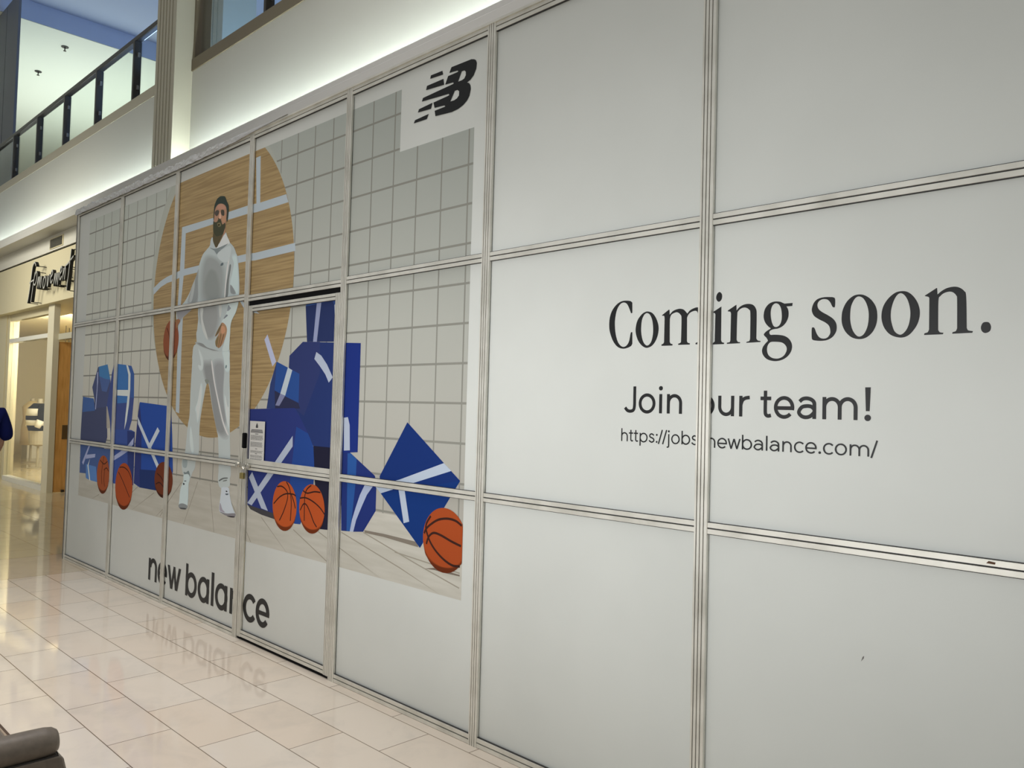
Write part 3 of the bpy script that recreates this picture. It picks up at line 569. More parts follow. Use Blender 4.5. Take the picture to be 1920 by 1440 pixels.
# man in the print
pn = Print(); 
INK[0] = 1.52; LAYER[0] = 40
pe = bpy.data.objects.new('printed_person', None); COL.objects.link(pe); pe.parent = mu; pe['label'] = 'printed bearded man in pale grey tracksuit holding a basketball'
class _P: pass
def part(name, polys, label=None):
    q = Print(0, 0, 1)
    for d in polys:
        q.at(*d[0]); q.soft(d[1], d[2], d[3]) if len(d) > 3 else q.poly(d[1], d[2], True)
    o = q.b.build(name, None, label=label, fix=False); o.parent = pe; o.matrix_parent_inverse = Matrix.Translation(-mu.location); return o
U = (0, 0, 1); G = (146, 151, 152)
a3, a4, a5, a6, a2 = (300, 440, 10.667), (300, 560, 10.667), (320, 680, 8), (320, 840, 10.286), (360, 350, 12)
# ball in the hand
pball((306.5, 638), (335, 641), (322, 600), (321, 676), [((280, 560, 6), [(200, 330), (225, 420), (228, 540), (215, 660)])], (110, 62, 44))
part('trousers', [(U, [(367.5, 645), (361, 666), (360.6, 680), (357.5, 730), (355.6, 777.5), (352, 800), (347, 849), (342, 862), (341, 876), (344, 890), (350, 893), (357, 896), (361, 886), (365.7, 877), (367.6, 860), (373, 849), (374, 815), (375.6, 787.5), (382.5, 745), (387.5, 721), (390, 719), (392.5, 722.5), (398, 762.5), (405, 800), (408.7, 817.5), (410, 850), (410, 880), (409, 902), (414, 915), (430, 912), (431, 898), (433, 887), (432, 857.5), (431, 800), (431, 755), (430.6, 717.5), (431, 680), (430, 665), (429, 654), (405, 652)], (150, 154, 154)),
  (a5, [(570, -20), (625, 0), (660, 300), (720, 600), (790, 900), (850, 1090), (780, 1120), (705, 1050), (680, 950), (625, 660), (580, 345), (545, 255), (520, 255), (490, 130), (480, 0)], (116, 116, 117), (150, 154, 154)),
  (a5, [(640, 0), (800, 0), (792, 400), (800, 600), (840, 900), (790, 900), (725, 600), (668, 300)], (122, 122, 124), (150, 154, 154)),
  (a5, [(455, 310), (480, 420), (440, 740), (405, 900), (385, 760), (370, 690), (410, 560)], (168, 178, 180), (150, 154, 154)),
  (a5, [(812, 480), (850, 640), (880, 640), (885, 300), (885, 900), (860, 960), (820, 700)], (168, 176, 178), (150, 154, 154)),
  (a5, [(300, 950), (330, 1100), (350, 1330), (310, 1330), (285, 1150)], (164, 172, 176), (150, 154, 154)),
  (a5, [(610, 0), (628, 0), (668, 300), (735, 620), (800, 900), (870, 1080), (840, 1060), (780, 900), (715, 620), (650, 300)], (184, 184, 180)),
  (a5, [(515, 255), (570, 258), (570, 300), (540, 320)], (108, 110, 104)),
  (a4, [(770, 1000), (860, 1180), (860, 1400), (800, 1440), (760, 1330), (830, 1330)], (164, 168, 168), (150, 154, 154)),
  (a4, [(1250, 1050), (1380, 1045), (1392, 1200), (1390, 1440), (1310, 1440), (1280, 1230)], (162, 172, 176), (150, 154, 154)),
  (a4, [(1320, 1330), (1340, 1340), (1330, 1390), (1310, 1385)], (84, 100, 104)),
  (a6, [(935, 620), (1010, 575), (1095, 570), (1100, 590), (1020, 600), (945, 640)], (84, 86, 86)), (a6, [(1010, 630), (1080, 612), (1085, 632), (1020, 645)], (96, 98, 98)),
  (a6, [(255, 460), (300, 470), (350, 440), (380, 560), (340, 500), (270, 505)], (98, 106, 108)), (a6, [(240, 210), (320, 200), (310, 370), (240, 360)], (126, 134, 136))])
part('shoe', [(a6, [(255, 520), (245, 640), (190, 800), (170, 1000), (158, 1130), (200, 1172), (290, 1182), (328, 1110), (345, 900), (350, 700), (372, 600), (350, 515)], (158, 167, 173)), (a6, [(165, 1085), (240, 1070), (325, 1115), (295, 1180), (200, 1172), (158, 1140)], (108, 110, 112)), (a6, [(180, 1150), (290, 1160), (285, 1185), (200, 1175)], (62, 62, 64)), (a6, [(245, 672), (272, 690), (258, 715), (243, 700)], (30, 36, 40)), (a6, [(265, 630), (305, 630), (300, 645), (270, 645)], (70, 80, 84))])
part('shoe', [(a6, [(985, 765), (975, 850), (955, 1000), (944, 1220), (1050, 1290), (1140, 1332), (1230, 1336), (1246, 1280), (1200, 1150), (1160, 1000), (1140, 880), (1125, 775), (1060, 755)], (158, 162, 172)), (a6, [(946, 1225), (1080, 1262), (1246, 1262), (1230, 1336), (1140, 1326), (1040, 1290)], (106, 102, 106)), (a6, [(960, 1060), (1000, 1180), (1050, 1240), (960, 1215), (946, 1150)], (128, 122, 132)), (a6, [(1075, 820), (1100, 840), (1085, 850), (1065, 840)], (26, 26, 30)), (a6, [(1060, 880), (1115, 880), (1105, 905), (1070, 905)], (70, 76, 84)), (a6, [(1090, 1310), (1230, 1320), (1225, 1340), (1150, 1335)], (44, 40, 44))])
part('hoodie', [(U, [(405.9, 464.8), (399.4, 445.6), (395.6, 450), (393.7, 460.6), (388, 468), (380.6, 477.5), (375, 492.5), (372, 503.7), (367.5, 519.7), (360, 538), (355, 550.6), (347, 564.7), (340, 573), (331.9, 581.6), (330.5, 592), (332, 602), (335, 604), (340, 600), (345, 593.7), (356, 584), (363, 576), (372, 566), (374, 580), (372, 599), (370, 618), (368.4, 625.6), (369, 642.5), (367.5, 645.3), (378, 649), (390, 653.7), (407.8, 658.4), (420, 657.5), (429, 656.5), (429.4, 650), (431, 635), (432, 625.6), (433, 607), (438, 594), (443.4, 583), (447, 562), (447.9, 545), (448, 505.6), (446, 487), (443.4, 475.6), (438.7, 463.4), (431, 454), (426.5, 443), (422, 437)], G),
  (a3, [(950, 420), (1150, 480), (1300, 700), (1300, 1230), (1230, 1300), (850, 1330), (800, 1000), (850, 600)], (124, 126, 126), (146, 151, 152)),
  (a3, [(1000, 700), (1150, 800), (1200, 1250), (950, 1290), (880, 1000)], (114, 116, 115), (124, 126, 126)),
  (a4, [(800, 170), (950, 160), (1150, 120), (1200, 400), (1100, 760), (950, 800), (850, 560), (790, 420)], (124, 124, 124), (146, 151, 152)),
  (a4, [(810, 200), (870, 200), (860, 420), (960, 790), (920, 780), (840, 560)], (160, 160, 158)),
  (a4, [(1180, 80), (1230, 90), (1235, 260), (1200, 380)], (158, 158, 156)),
  (a4, [(725, 880), (830, 890), (960, 980), (1150, 1035), (1100, 1045), (950, 1000), (800, 940)], (112, 112, 112), (146, 151, 152)),
  (a3, [(775, 690), (770, 900), (755, 1340), (560, 1370), (640, 1060), (715, 870)], (116, 118, 119), (146, 151, 152)),
  (a3, [(700, 900), (690, 1100), (640, 1330), (590, 1330), (640, 1100)], (140, 142, 142)),
  (a4, [(350, 240), (480, 190), (640, 180), (590, 260), (470, 360), (380, 460), (345, 340)], (122, 120, 124)),
  (a3, [(1400, 600), (1425, 640), (1385, 900), (1362, 1220), (1305, 1225), (1330, 1000), (1370, 760)], (98, 100, 100)),
  (a3, [(1390, 430), (1400, 460), (1370, 640), (1330, 1000), (1310, 1235), (1292, 1235), (1330, 760), (1360, 560)], (182, 184, 182)),
  (a3, [(1440, 420), (1535, 410), (1572, 700), (1578, 1185), (1480, 1180), (1400, 1000), (1450, 760), (1480, 560)], (158, 168, 170), (146, 151, 152)),
  (a3, [(1410, 1010), (1460, 1050), (1520, 1180), (1420, 1170)], (112, 114, 116), (146, 151, 152)),
  (a3, [(1135, 262), (1220, 130), (1300, -10), (1350, 40), (1400, 160), (1340, 210), (1190, 300)], (170, 178, 182)),
  (a3, [(1340, 190), (1370, 180), (1240, 290), (1180, 300), (1230, 320), (1150, 395), (1090, 320), (1000, 260), (1120, 280)], (104, 110, 112)),
  (a3, [(1200, 330), (1420, 230), (1380, 520), (1250, 540), (1150, 430)], (156, 160, 161)),
  (a3, [(1232, 572), (1272, 566), (1262, 612), (1215, 622)], (78, 86, 90)),
  (a4, [(1390, 40), (1570, 10), (1530, 250), (1425, 490), (1395, 900), (1378, 1030), (1250, 1040), (1300, 850), (1345, 640), (1320, 530), (1240, 465), (1330, 300)], (162, 170, 176)),
  (a4, [(1370, 130), (1400, 160), (1420, 200), (1350, 250)], (116, 120, 126)), (a4, [(1330, 320), (1360, 340), (1290, 400), (1280, 390)], (104, 108, 114))])
part('hand', [(a4, [(1250, 478), (1210, 530), (1160, 620), (1108, 742), (1130, 748), (1185, 690), (1130, 800), (1110, 870), (1130, 940), (1160, 978), (1200, 978), (1262, 900), (1300, 800), (1337, 690), (1342, 600), (1310, 520)], (140, 108, 84)), (a4, [(1245, 490), (1160, 630), (1112, 745), (1135, 742), (1200, 640)], (92, 78, 58)), (a4, [(1150, 770), (1180, 760), (1150, 960), (1118, 930), (1115, 860)], (104, 88, 62)), (a4, [(1205, 720), (1235, 730), (1185, 965), (1165, 960)], (112, 88, 62)), (a4, [(1265, 730), (1290, 730), (1225, 940), (1200, 960)], (108, 82, 60)), (a4, [(1230, 560), (1290, 560), (1310, 660), (1240, 700)], (160, 118, 92))])
part('hand', [((280, 560, 6), [(300, 250), (330, 230), (350, 250), (325, 300), (305, 340)], (120, 84, 62))])
part('head', [(a2, [(560, 430), (620, 385), (700, 385), (765, 430), (788, 560), (775, 740), (768, 850), (755, 1000), (745, 1060), (700, 1110), (640, 1200), (560, 1372), (520, 1310), (480, 1220), (490, 1000), (480, 900), (495, 700), (515, 540)], (138, 104, 86)), (a2, [(640, 560), (665, 690), (640, 720), (612, 700)], (168, 134, 116)), (a2, [(580, 430), (680, 400), (750, 450), (740, 500), (600, 500)], (146, 108, 92)), (a2, [(680, 690), (760, 640), (760, 760), (700, 800)], (148, 110, 88)), (a2, [(520, 580), (560, 530), (612, 540), (612, 600), (570, 662), (530, 640)], (66, 60, 56)), (a2, [(662, 530), (700, 520), (730, 545), (730, 645), (690, 652), (658, 600)], (62, 56, 50)), (a2, [(600, 700), (640, 735), (660, 715), (650, 745), (600, 735)], (72, 58, 48))])
part('beard', [(a2, [(488, 780), (520, 800), (570, 790), (600, 735), (655, 745), (690, 850), (750, 815), (757, 900), (725, 1000), (700, 1080), (640, 1120), (560, 1130), (500, 1080), (482, 960)], (56, 56, 44)), (a2, [(490, 1040), (560, 1120), (690, 1085), (640, 1200), (560, 1370), (480, 1225)], (72, 64, 48)), (a2, [(575, 830), (640, 815), (658, 880), (600, 905)], (98, 90, 66)), (a2, [(590, 850), (630, 840), (625, 880), (598, 885)], (50, 44, 34))])
part('hair', [(a2, [(500, 760), (488, 700), (497, 560), (512, 430), (560, 300), (600, 250), (650, 218), (738, 218), (765, 260), (790, 330), (828, 420), (830, 560), (802, 780), (780, 730), (788, 560), (764, 440), (700, 388), (620, 388), (560, 440), (522, 540)], (44, 50, 46))])

# ---------------------------------------------------------------- lettering on the panels
LAYER[0] = 0
def glyphs(specs, name='word'):
    q = Print()
    for o_, outer, holes in specs: q.at(*o_); q.poly(outer, M_black, True, holes)
    return q
C = 1
A1, A2_, A3_, A4_ = (1130, 540, 9.6), (1320, 530, 9.6), (1500, 520, 9.6), (1680, 500, 9.6)
f3 = lambda pts, o_: [(o_[0]+a/o_[2], o_[1]+c_/o_[2]) for a, c_ in pts]
coming = [(A1, [(500, 236), (535, 265, C), (535, 450, C), (510, 455, C), (480, 370), (440, 290), (385, 262), (320, 290), (260, 390), (225, 560), (222, 700), (235, 830), (270, 960), (320, 1035), (375, 1060), (430, 1035), (475, 960), (500, 830), (512, 795, C), (535, 795, C), (535, 1000, C), (510, 1045), (440, 1080), (360, 1092), (270, 1060), (190, 960), (135, 810), (118, 680), (130, 530), (175, 400), (250, 300), (330, 245), (410, 228)], []),
 (A1, [(815, 423), (900, 455), (970, 560), (1008, 700), (995, 840), (950, 960), (880, 1045), (790, 1077), (710, 1040), (640, 950), (600, 830), (595, 720), (625, 590), (690, 490), (750, 440)], [[(805, 452), (850, 480), (890, 570), (908, 700), (905, 830), (880, 950), (840, 1015), (795, 1035), (750, 1000), (715, 920), (695, 800), (695, 690), (710, 570), (745, 490), (775, 460)]]),
 (A1, [(1068, 490, C), (1195, 388, C), (1205, 393, C), (1208, 480, C), (1260, 420), (1330, 385), (1400, 374), (1460, 390), (1500, 430), (1525, 460, C), (1570, 405), (1640, 365), (1710, 348), (1780, 375), (1825, 470), (1832, 960, C), (1880, 992, C), (1880, 1010, C), (1672, 1015, C), (1672, 992, C), (1725, 960, C), (1728, 560), (1715, 460), (1690, 415), (1640, 415), (1570, 450), (1525, 520), (1520, 600), (1518, 960, C), (1535, 985), (1572, 995, C), (1570, 1018, C), (1360, 1025, C), (1360, 1002, C), (1395, 990), (1410, 970, C), (1420, 560), (1400, 480), (1350, 440), (1300, 445), (1240, 480), (1215, 540), (1210, 620), (1208, 970, C), (1225, 1000), (1260, 1010, C), (1258, 1035, C), (1058, 1042, C), (1060, 1015, C), (1092, 1000), (1105, 970, C), (1115, 560, C), (1108, 505), (1070, 500, C)], []),
 (A2_, [(280, 168), (320, 200), (327, 260), (310, 315), (268, 345), (230, 315), (220, 260), (240, 200)], []),
 (A2_, [(172, 522, C), (315, 428, C), (308, 1035, C), (325, 1070), (365, 1082, C), (360, 1105, C), (160, 1114, C), (162, 1090), (192, 1060, C), (205, 575, C), (196, 550), (172, 545, C)], []),
 (A2_, [(430, 502, C), (575, 402, C), (585, 398, C), (588, 500, C), (640, 440), (720, 395), (810, 382), (890, 405), (940, 480), (950, 600), (943, 1005, C), (970, 1040), (1020, 1050, C), (1018, 1068, C), (763, 1084, C), (768, 1065), (815, 1050), (830, 1010, C), (835, 560), (810, 485), (750, 450), (680, 460), (620, 510), (600, 590), (588, 1030, C), (610, 1065), (652, 1070, C), (650, 1090, C), (412, 1102, C), (418, 1080), (460, 1070), (475, 1035, C), (487, 560, C), (475, 525), (430, 517, C)], []),
 (A2_, [(1305, 338), (1390, 350), (1460, 400), (1510, 470), (1525, 560), (1510, 650), (1460, 740), (1390, 800), (1300, 832), (1200, 818), (1120, 745), (1080, 660), (1075, 570), (1100, 470), (1160, 390), (1230, 350)], [[(1305, 372), (1350, 395), (1385, 460), (1400, 560), (1398, 660), (1375, 740), (1335, 785), (1290, 798), (1250, 775), (1220, 700), (1203, 600), (1205, 500), (1230, 420), (1265, 382)]]),
 (A2_, [(1380, 350), (1450, 377, C), (1597, 365, C), (1590, 420, C), (1490, 428, C), (1430, 405)], []),
 (A2_, [(1190, 800, C), (1310, 828, C), (1240, 842), (1190, 867), (1177, 900), (1195, 935), (1270, 950, C), (1220, 1010, C), (1160, 1065, C), (1130, 1000), (1080, 945), (1085, 915), (1130, 870), (1200, 825)], []),
 (A2_, [(1200, 945), (1390, 945), (1500, 985), (1565, 1060), (1587, 1150), (1562, 1250), (1490, 1340), (1390, 1395), (1270, 1412), (1150, 1385), (1075, 1320), (1045, 1240), (1060, 1160), (1110, 1090), (1155, 1040)], [[(1230, 1065), (1370, 1070), (1440, 1100), (1485, 1160), (1485, 1230), (1440, 1310), (1370, 1355), (1300, 1367), (1220, 1350), (1160, 1300), (1135, 1220), (1145, 1140), (1180, 1085)]])]
oR = [(75, 1277), (210, 1245), (320, 1140), (400, 1000), (432, 830), (400, 670), (320, 540), (220, 460), (115, 440)]
iR = [(80, 1225), (170, 1160), (230, 1040), (258, 880), (250, 740), (210, 600), (150, 510), (85, 478)]
oL = [(1720, 275), (1600, 370), (1510, 500), (1470, 640), (1475, 790), (1530, 930), (1640, 1040)]
iL = [(1750, 320), (1690, 420), (1645, 570), (1635, 720), (1660, 860), (1710, 980)]
soon = [(A3_, [(600, 360), (633, 392), (630, 525), (605, 540), (580, 520), (545, 450), (500, 405), (450, 392), (390, 400), (335, 440), (315, 500), (335, 570), (400, 625), (500, 680), (590, 740), (645, 810), (663, 890), (650, 980), (590, 1070), (500, 1125), (400, 1143), (290, 1140), (230, 1125), (212, 1085), (212, 925), (237, 900), (265, 920), (300, 1010), (350, 1080), (420, 1103), (490, 1085), (540, 1020), (545, 950), (520, 870), (450, 810), (350, 760), (260, 700), (220, 630), (215, 560), (250, 460), (320, 390), (430, 358), (545, 355)], []),
 (A3_, [(1070, 308), (1180, 330), (1290, 410), (1370, 540), (1393, 690), (1375, 840), (1310, 980), (1200, 1080), (1070, 1113), (930, 1080), (820, 980), (760, 850), (750, 710), (775, 570), (850, 430), (960, 335)], [[(1072, 345), (1140, 380), (1200, 480), (1235, 620), (1235, 760), (1210, 900), (1150, 1020), (1070, 1067), (1000, 1030), (940, 930), (908, 790), (905, 670), (920, 530), (965, 420), (1015, 360)]]),
 (U, f3(oR, A4_)+f3(oL, A3_), [f3(iR, A4_)+f3(iL, A3_)]),
 (A4_, [(518, 522, C), (733, 383, C), (742, 388, C), (748, 500, C), (820, 440), (920, 385), (1050, 360), (1150, 380), (1230, 440), (1265, 540), (1275, 1100, C), (1300, 1145), (1387, 1160, C), (1375, 1190, C), (1013, 1208, C), (1020, 1180), (1075, 1160), (1100, 1110, C), (1100, 600), (1085, 520), (1030, 465), (960, 450), (870, 475), (800, 530), (765, 620), (760, 1140, C), (790, 1180), (857, 1190, C), (845, 1217, C), (507, 1231, C), (515, 1200), (570, 1180), (595, 1130, C), (600, 570, C), (585, 545), (520, 530, C)], []),
 (A4_, [(1620, 995), (1680, 1010), (1712, 1080), (1690, 1160), (1610, 1195), (1550, 1165), (1528, 1095), (1560, 1015)], [])]
# reverse so that outer contour loops stay simple
def lettering(label, words, loc):
    t_ = thing('wall_lettering', label, 'lettering', loc)
    for q in words: q.b.build('word', t_, fix=False)
    return t_
lettering('large black serif words Coming soon with a full stop on the right panels', [glyphs(coming), glyphs(soon)], (-1.5, PANEL_Y, 1.75))

def ell(cx, cz, rx, rz, a0, a1, n=26): return [(cx+rx*math.cos(math.radians(a0+(a1-a0)*k/n)), cz+rz*math.sin(math.radians(a0+(a1-a0)*k/n))) for k in range(n+1)]
def sans(w):                                     # drawn monoline letters, x-height 1: (left gap, width, right gap, strokes, dots)
    h = w/2; top = 1-h
    def arch_(x0, x1): return ell((x0+x1)/2, .54, (x1-x0)/2, top-.54, 180, 0, 22)+[(x1, .3), (x1, 0)]
    G_ = {}
    G_['n'] = (.13, .86, .12, [[(h, 0), (h, 1)], arch_(h, .86-h)], [])
    G_['m'] = (.14, 1.56, .13, [[(h, 0), (h, 1)], arch_(h, .78), arch_(.78, 1.56-h)], [])
    G_['h'] = (.13, .86, .12, [[(h, 0), (h, 1.42)], arch_(h, .86-h)], [])
    G_['u'] = (.12, .86, .13, [[(.86-x, 1-z) for x, z in arch_(h, .86-h)], [(.86-h, 0), (.86-h, 1)]], [])
    G_['o'] = (.07, 1.0, .07, [ell(.5, .5, .5-h, .53-h, 0, 360, 40)], [])
    G_['e'] = (.07, 1.0, .06, [ell(.5, .5, .5-h, .53-h, -math.degrees(math.asin((.03+h)/(.53-h))), 318, 40), [(h, .47), (1-h, .47)]], [])
    G_['c'] = (.07, .88, .04, [ell(.5, .5, .5-h, .53-h, 42, 318, 34)], [])
    G_['a'] = (.07, .90, .14, [cr([(.12, .78), (.26, .90), (.46, top+.02), (.66, .88), (.79, .76), (.90-h, .58), (.90-h, 0)], 5), cr([(.90-h, .44), (.66, .56), (.44, .58), (.22, .52), (h, .30), (.20, .13), (.40, h-.02), (.62, .12), (.90-h, .30)], 5)], [])
    G_['i'] = (.13, .2, .13, [[(.1, 0), (.1, 1)]], [(.1, 1.30, .115)])
    G_['l'] = (.13, w, .13, [[(h, 0), (h, 1.42)]], [])
    G_['r'] = (.13, .54, .0, [[(h, 0), (h, 1)], cr([(h, .56), (.17, .78), (.32, .89), (.54, top+.01)], 5)], [])
    G_['t'] = (.02, .56, .05, [cr([(.25, 1.28), (.25, .9), (.25, .30), (.29, .14), (.40, h), (.54, .12)], 5), [(.0, top), (.54, top)]], [])
    G_['J'] = (.0, .72, .10, [cr([(.72-h, 1.40), (.72-h, .9), (.72-h, .36), (.57, .14), (.38, h-.01), (.20, .12), (.06, .27)], 5)], [])
    G_['p'] = (.13, 1.0, .07, [[(h, -.40), (h, 1)], ell(.5, .5, .5-h, .53-h, 0, 360, 40)], [])
    G_['b'] = (.13, 1.0, .07, [[(h, 0), (h, 1.42)], ell(.5, .5, .5-h, .53-h, 0, 360, 40)], [])
    G_['s'] = (.06, .74, .06, [cr([(.64, .78), (.52, .89), (.36, top+.02), (.19, .87), (.13, .74), (.19, .61), (.37, .53), (.56, .45), (.655, .29), (.58, .14), (.40, h-.02), (.21, .11), (.06, .24)], 5)], [])
    G_['j'] = (.06, .28, .13, [cr([(.18, 1), (.18, .4), (.18, -.22), (.12, -.36), (-.04, -.38)], 5)], [(.18, 1.30, .115)])
    G_['w'] = (.0, 1.28, .0, [[(.06, 1), (.35, 0)], [(.35, 0), (.64, .98)], [(.64, .98), (.93, 0)], [(.93, 0), (1.22, 1)]], [])
    G_['/'] = (-.02, .55, -.02, [[(.05, -.10), (.50, 1.42)]], [])
    G_[':'] = (.08, .24, .06, [], [(.12, .11, .105), (.12, .86, .105)])
    G_['.'] = (.08, .24, .08, [], [(.12, .11, .115)])
    G_['!'] = (.16, .28, .1, [], [(.14, .11, .14)])
    return G_
def text_print(s, x0, x1, zb, xh, w):
    G_ = sans(w); x = 0; items = []
    for k, ch in enumerate(s):
        a, wd, c_, st, dots = G_[ch]; x += a if k else 0; items.append((x, ch, st, dots)); x += wd+(c_ if k < len(s)-1 else 0)
    sx = (x1-x0)/x; q = Print()
    for xo, ch, st, dots in items:
        f = lambda u, v: (x0+(xo+u)*sx, zb+v*xh)
        for pts in st:
            A_, B_ = stroke_poly(pts, w)
            if pts[0] == pts[-1] or (abs(pts[0][0]-pts[-1][0]) < 1e-6 and abs(pts[0][1]-pts[-1][1]) < 1e-6):
                q.raw([[f(*p_) for p_ in A_[:-1]], [f(*p_) for p_ in B_[:-1]]] if abs(A_[5].x-.5) > abs(B_[5].x-.5) else [[f(*p_) for p_ in B_[:-1]], [f(*p_) for p_ in A_[:-1]]], M_black)
            else: q.raw([[f(*p_) for p_ in A_]+[f(*p_) for p_ in reversed(B_)]], M_black)
        for u, v, r in dots: q.raw([[f(u+r*math.cos(t_), v+r*math.sin(t_)) for t_ in np.linspace(0, 6.2832, 25)[:-1]]], M_black)
        if ch == '!': q.raw([[f(.02, 1.43), f(.26, 1.43), f(.22, .40), f(.06, .40)]], M_black)
    return q
def wx(c_, x, y): return W(c_[0]+x/7.385, c_[1]+y/7.385, PANEL_Y)[0]
cA, cB = (1150, 700), (1400, 700)
lettering('black sans serif words Join our team with an exclamation mark', [text_print('Join', wx(cA, 150, 500), wx(cA, 953, 450), 1.6045, .0765, .172), text_print('our', wx(cA, 1155, 450), wx(cA, 1890, 320), 1.6005, .0755, .172), text_print('team!', wx(cB, 193, 330), wx(cB, 1724, 500), 1.5985, .0755, .175)], (-1.5, PANEL_Y, 1.6))
lettering('small black web address line under the words Join our team', [text_print('https://jobs', wx(cA, 112, 800), wx(cA, 1172, 900), 1.4870, .0370, .145), text_print('.newbalance.com/', wx(cA, 1240, 1000), wx(cB, 1818, 935), 1.4810, .0375, .145)], (-1.5, PANEL_Y, 1.48))

# "new balance": round letters built from bars and rings
NB0, XH, AS, ST = .139, .316, .377, .040
def bar(x0, x1, z0, z1): return [[(x0, z0), (x1, z0), (x1, z1), (x0, z1)]]
def ring(cx, rx, a0=0, a1=360, rz=None, st=ST):
    rz = rz or (XH-NB0)/2+.006; cz = (XH+NB0)/2; aa = np.radians(np.linspace(a0, a1, 60)); full = a1-a0 >= 360
    o_ = [(cx+rx*math.cos(a), cz+rz*math.sin(a)) for a in aa]; i_ = [(cx+(rx-st)*math.cos(a), cz+(rz-st*.92)*math.sin(a)) for a in aa]
    return [o_[:-1], i_[:-1]] if full else [o_+i_[::-1]]
def arch(x0, x1):                                                     # the n
    cx_ = (x0+x1)/2+.006; ro = x1-cx_; cz = XH-.072; aa = np.radians(np.linspace(180, 0, 30))
    o_ = [(cx_+ro*math.cos(a), cz+.078*math.sin(a)) for a in aa]; ri = ro-ST*.98
    i_ = [(cx_+ri*math.cos(a), cz+.042*math.sin(a)) for a in aa[::-1]]
    return [o_+[(x1, NB0), (x1-ST, NB0)]+i_[:-1]+[(i_[-1][0], cz)]]
q1 = []
q1 += [bar(-6.768, -6.768+ST, NB0, XH), arch(-6.762, -6.598)]
ecx = lambda l, r: (l+r)/2
def letter_e(l, r): c_ = ecx(l, r); rx = (r-l)/2; return [ring(c_, rx, 0, 322), bar(c_-rx+.02, c_+rx-.001, (XH+NB0)/2-.016, (XH+NB0)/2+.012)]
q1 += letter_e(-6.585, -6.400)
for (a, c_, d, e) in ((-6.393, -6.353, -6.335, -6.297), (-6.335, -6.297, -6.293, -6.255), (-6.293, -6.255, -6.248, -6.210), (-6.248, -6.210, -6.190, -6.151)):
    pass
def slant(xt, xb, w=.040): return [[(xt, XH), (xt+w, XH), (xb+w, NB0), (xb, NB0)]]
q1 += [slant(-6.395, -6.335, .042), slant(-6.285, -6.332, .036), slant(-6.289, -6.247, .036), slant(-6.190, -6.245, .042)]
q2 = [bar(-6.061, -6.061+ST, NB0-.002, AS), ring(-5.962, .094), ring(-5.757, .094), bar(-5.706, -5.706+ST, NB0, XH), bar(-5.632, -5.632+ST+.002, NB0, AS), ring(-5.474, .095), bar(-5.424, -5.424+ST, NB0, XH), bar(-5.344, -5.344+ST, NB0, XH), arch(-5.338, -5.176), ring(-5.055, .094, 38, 322)]
q2 += letter_e(-4.975, -4.795)
def ringword(lst):
    q = Print()
    for lp in lst: q.raw(lp, M_black)
    return q
lettering('black rounded lower case brand lettering low on the left panels', [ringword(q1), ringword(q2)], (-5.8, PANEL_Y, .14))
# emblem: slanted N and B with speed bars
LG = (700, 60, 7.385)
e = Print(*LG)
e.poly([(800, 602), (960, 538), (968, 590), (790, 650)], M_black); e.poly([(745, 748), (973, 650), (983, 732), (733, 807)], M_black)
e.poly([(1085, 488), (1360, 378), (1400, 378), (1424, 392), (1436, 430), (1427, 510), (1392, 600), (1348, 662), (1300, 700), (1328, 708), (1346, 735), (1353, 785), (1333, 885), (1300, 950), (1250, 1010), (1180, 1066), (1090, 1110), (862, 1167), (852, 1092), (990, 1037), (1000, 1027), (985, 1018), (850, 1052), (835, 978), (1045, 882), (1056, 870), (1045, 858), (675, 965), (690, 915), (1105, 722), (1118, 708), (1105, 700), (998, 730), (1038, 612), (1168, 556), (1180, 545), (1168, 535), (1055, 568)], M_black, False,
       [[(1226, 546), (1265, 533), (1283, 552), (1282, 600), (1262, 645), (1230, 668), (1175, 690)], [(1130, 815), (1168, 803), (1191, 822), (1188, 880), (1160, 920), (1125, 945), (1068, 964)]])
e.poly([(635, 1070), (823, 980), (800, 1065), (620, 1117)], M_black); e.poly([(580, 1222), (770, 1135), (743, 1207), (562, 1268)], M_black)
o = e.build('wall_emblem', None); tag(o, 'black slanted two letter emblem with speed bars at the top right of the mural', 'emblem')

# notice sheet on the door
M_paper = mat('white_paper', rgb(226, 226, 222), .5); M_ink = mat('grey_print', (.07, .07, .075), .6)
q = MB(); X0, X1, Z0, Z1 = -5.128, -4.925, 1.212, 1.483; yb = PANEL_Y-.0105
q.box(X0, X1, yb, yb+.001, Z0, Z1, M_paper)
def ib(x0, x1, z0, z1): q.face([(x0, yb-.0004, z0), (x1, yb-.0004, z0), (x1, yb-.0004, z1), (x0, yb-.0004, z1)], M_ink)
xc = (X0+X1)/2-.004
q.face([(xc-.016, yb-.0004, 1.442), (xc-.010, yb-.0004, 1.438), (xc+.010, yb-.0004, 1.438), (xc+.016, yb-.0004, 1.442), (xc+.013, yb-.0004, 1.455), (xc, yb-.0004, 1.473), (xc-.013, yb-.0004, 1.455)], M_ink)
for z, w0 in ((1.424, .075), (1.416, .082), (1.408, .084)): ib(xc-w0, xc+w0, z-.0024, z+.0024)
ib(xc-.022, xc+.022, 1.395, 1.399)
rnd = random.Random(7)
for z in [1.386-.0056*k for k in range(6)]+[1.340-.0056*k for k in range(6)]+[1.283-.0056*k for k in range(3)]+[1.252-.0056*k for k in range(3)]+[1.231-.0056*k for k in range(3)]:
    x = X0+.018
    while x < X1-.03: w0 = rnd.uniform(.008, .022); ib(x, min(x+w0, X1-.018), z-.0012, z+.0012); x += w0+.004
for z in (1.297, 1.264): ib(xc-.014, xc+.014, z-.0018, z+.0018)
o = q.build('notice_sheet', fix=False); tag(o, 'white printed notice sheet taped to the hoarding door above the hasp', 'notice')
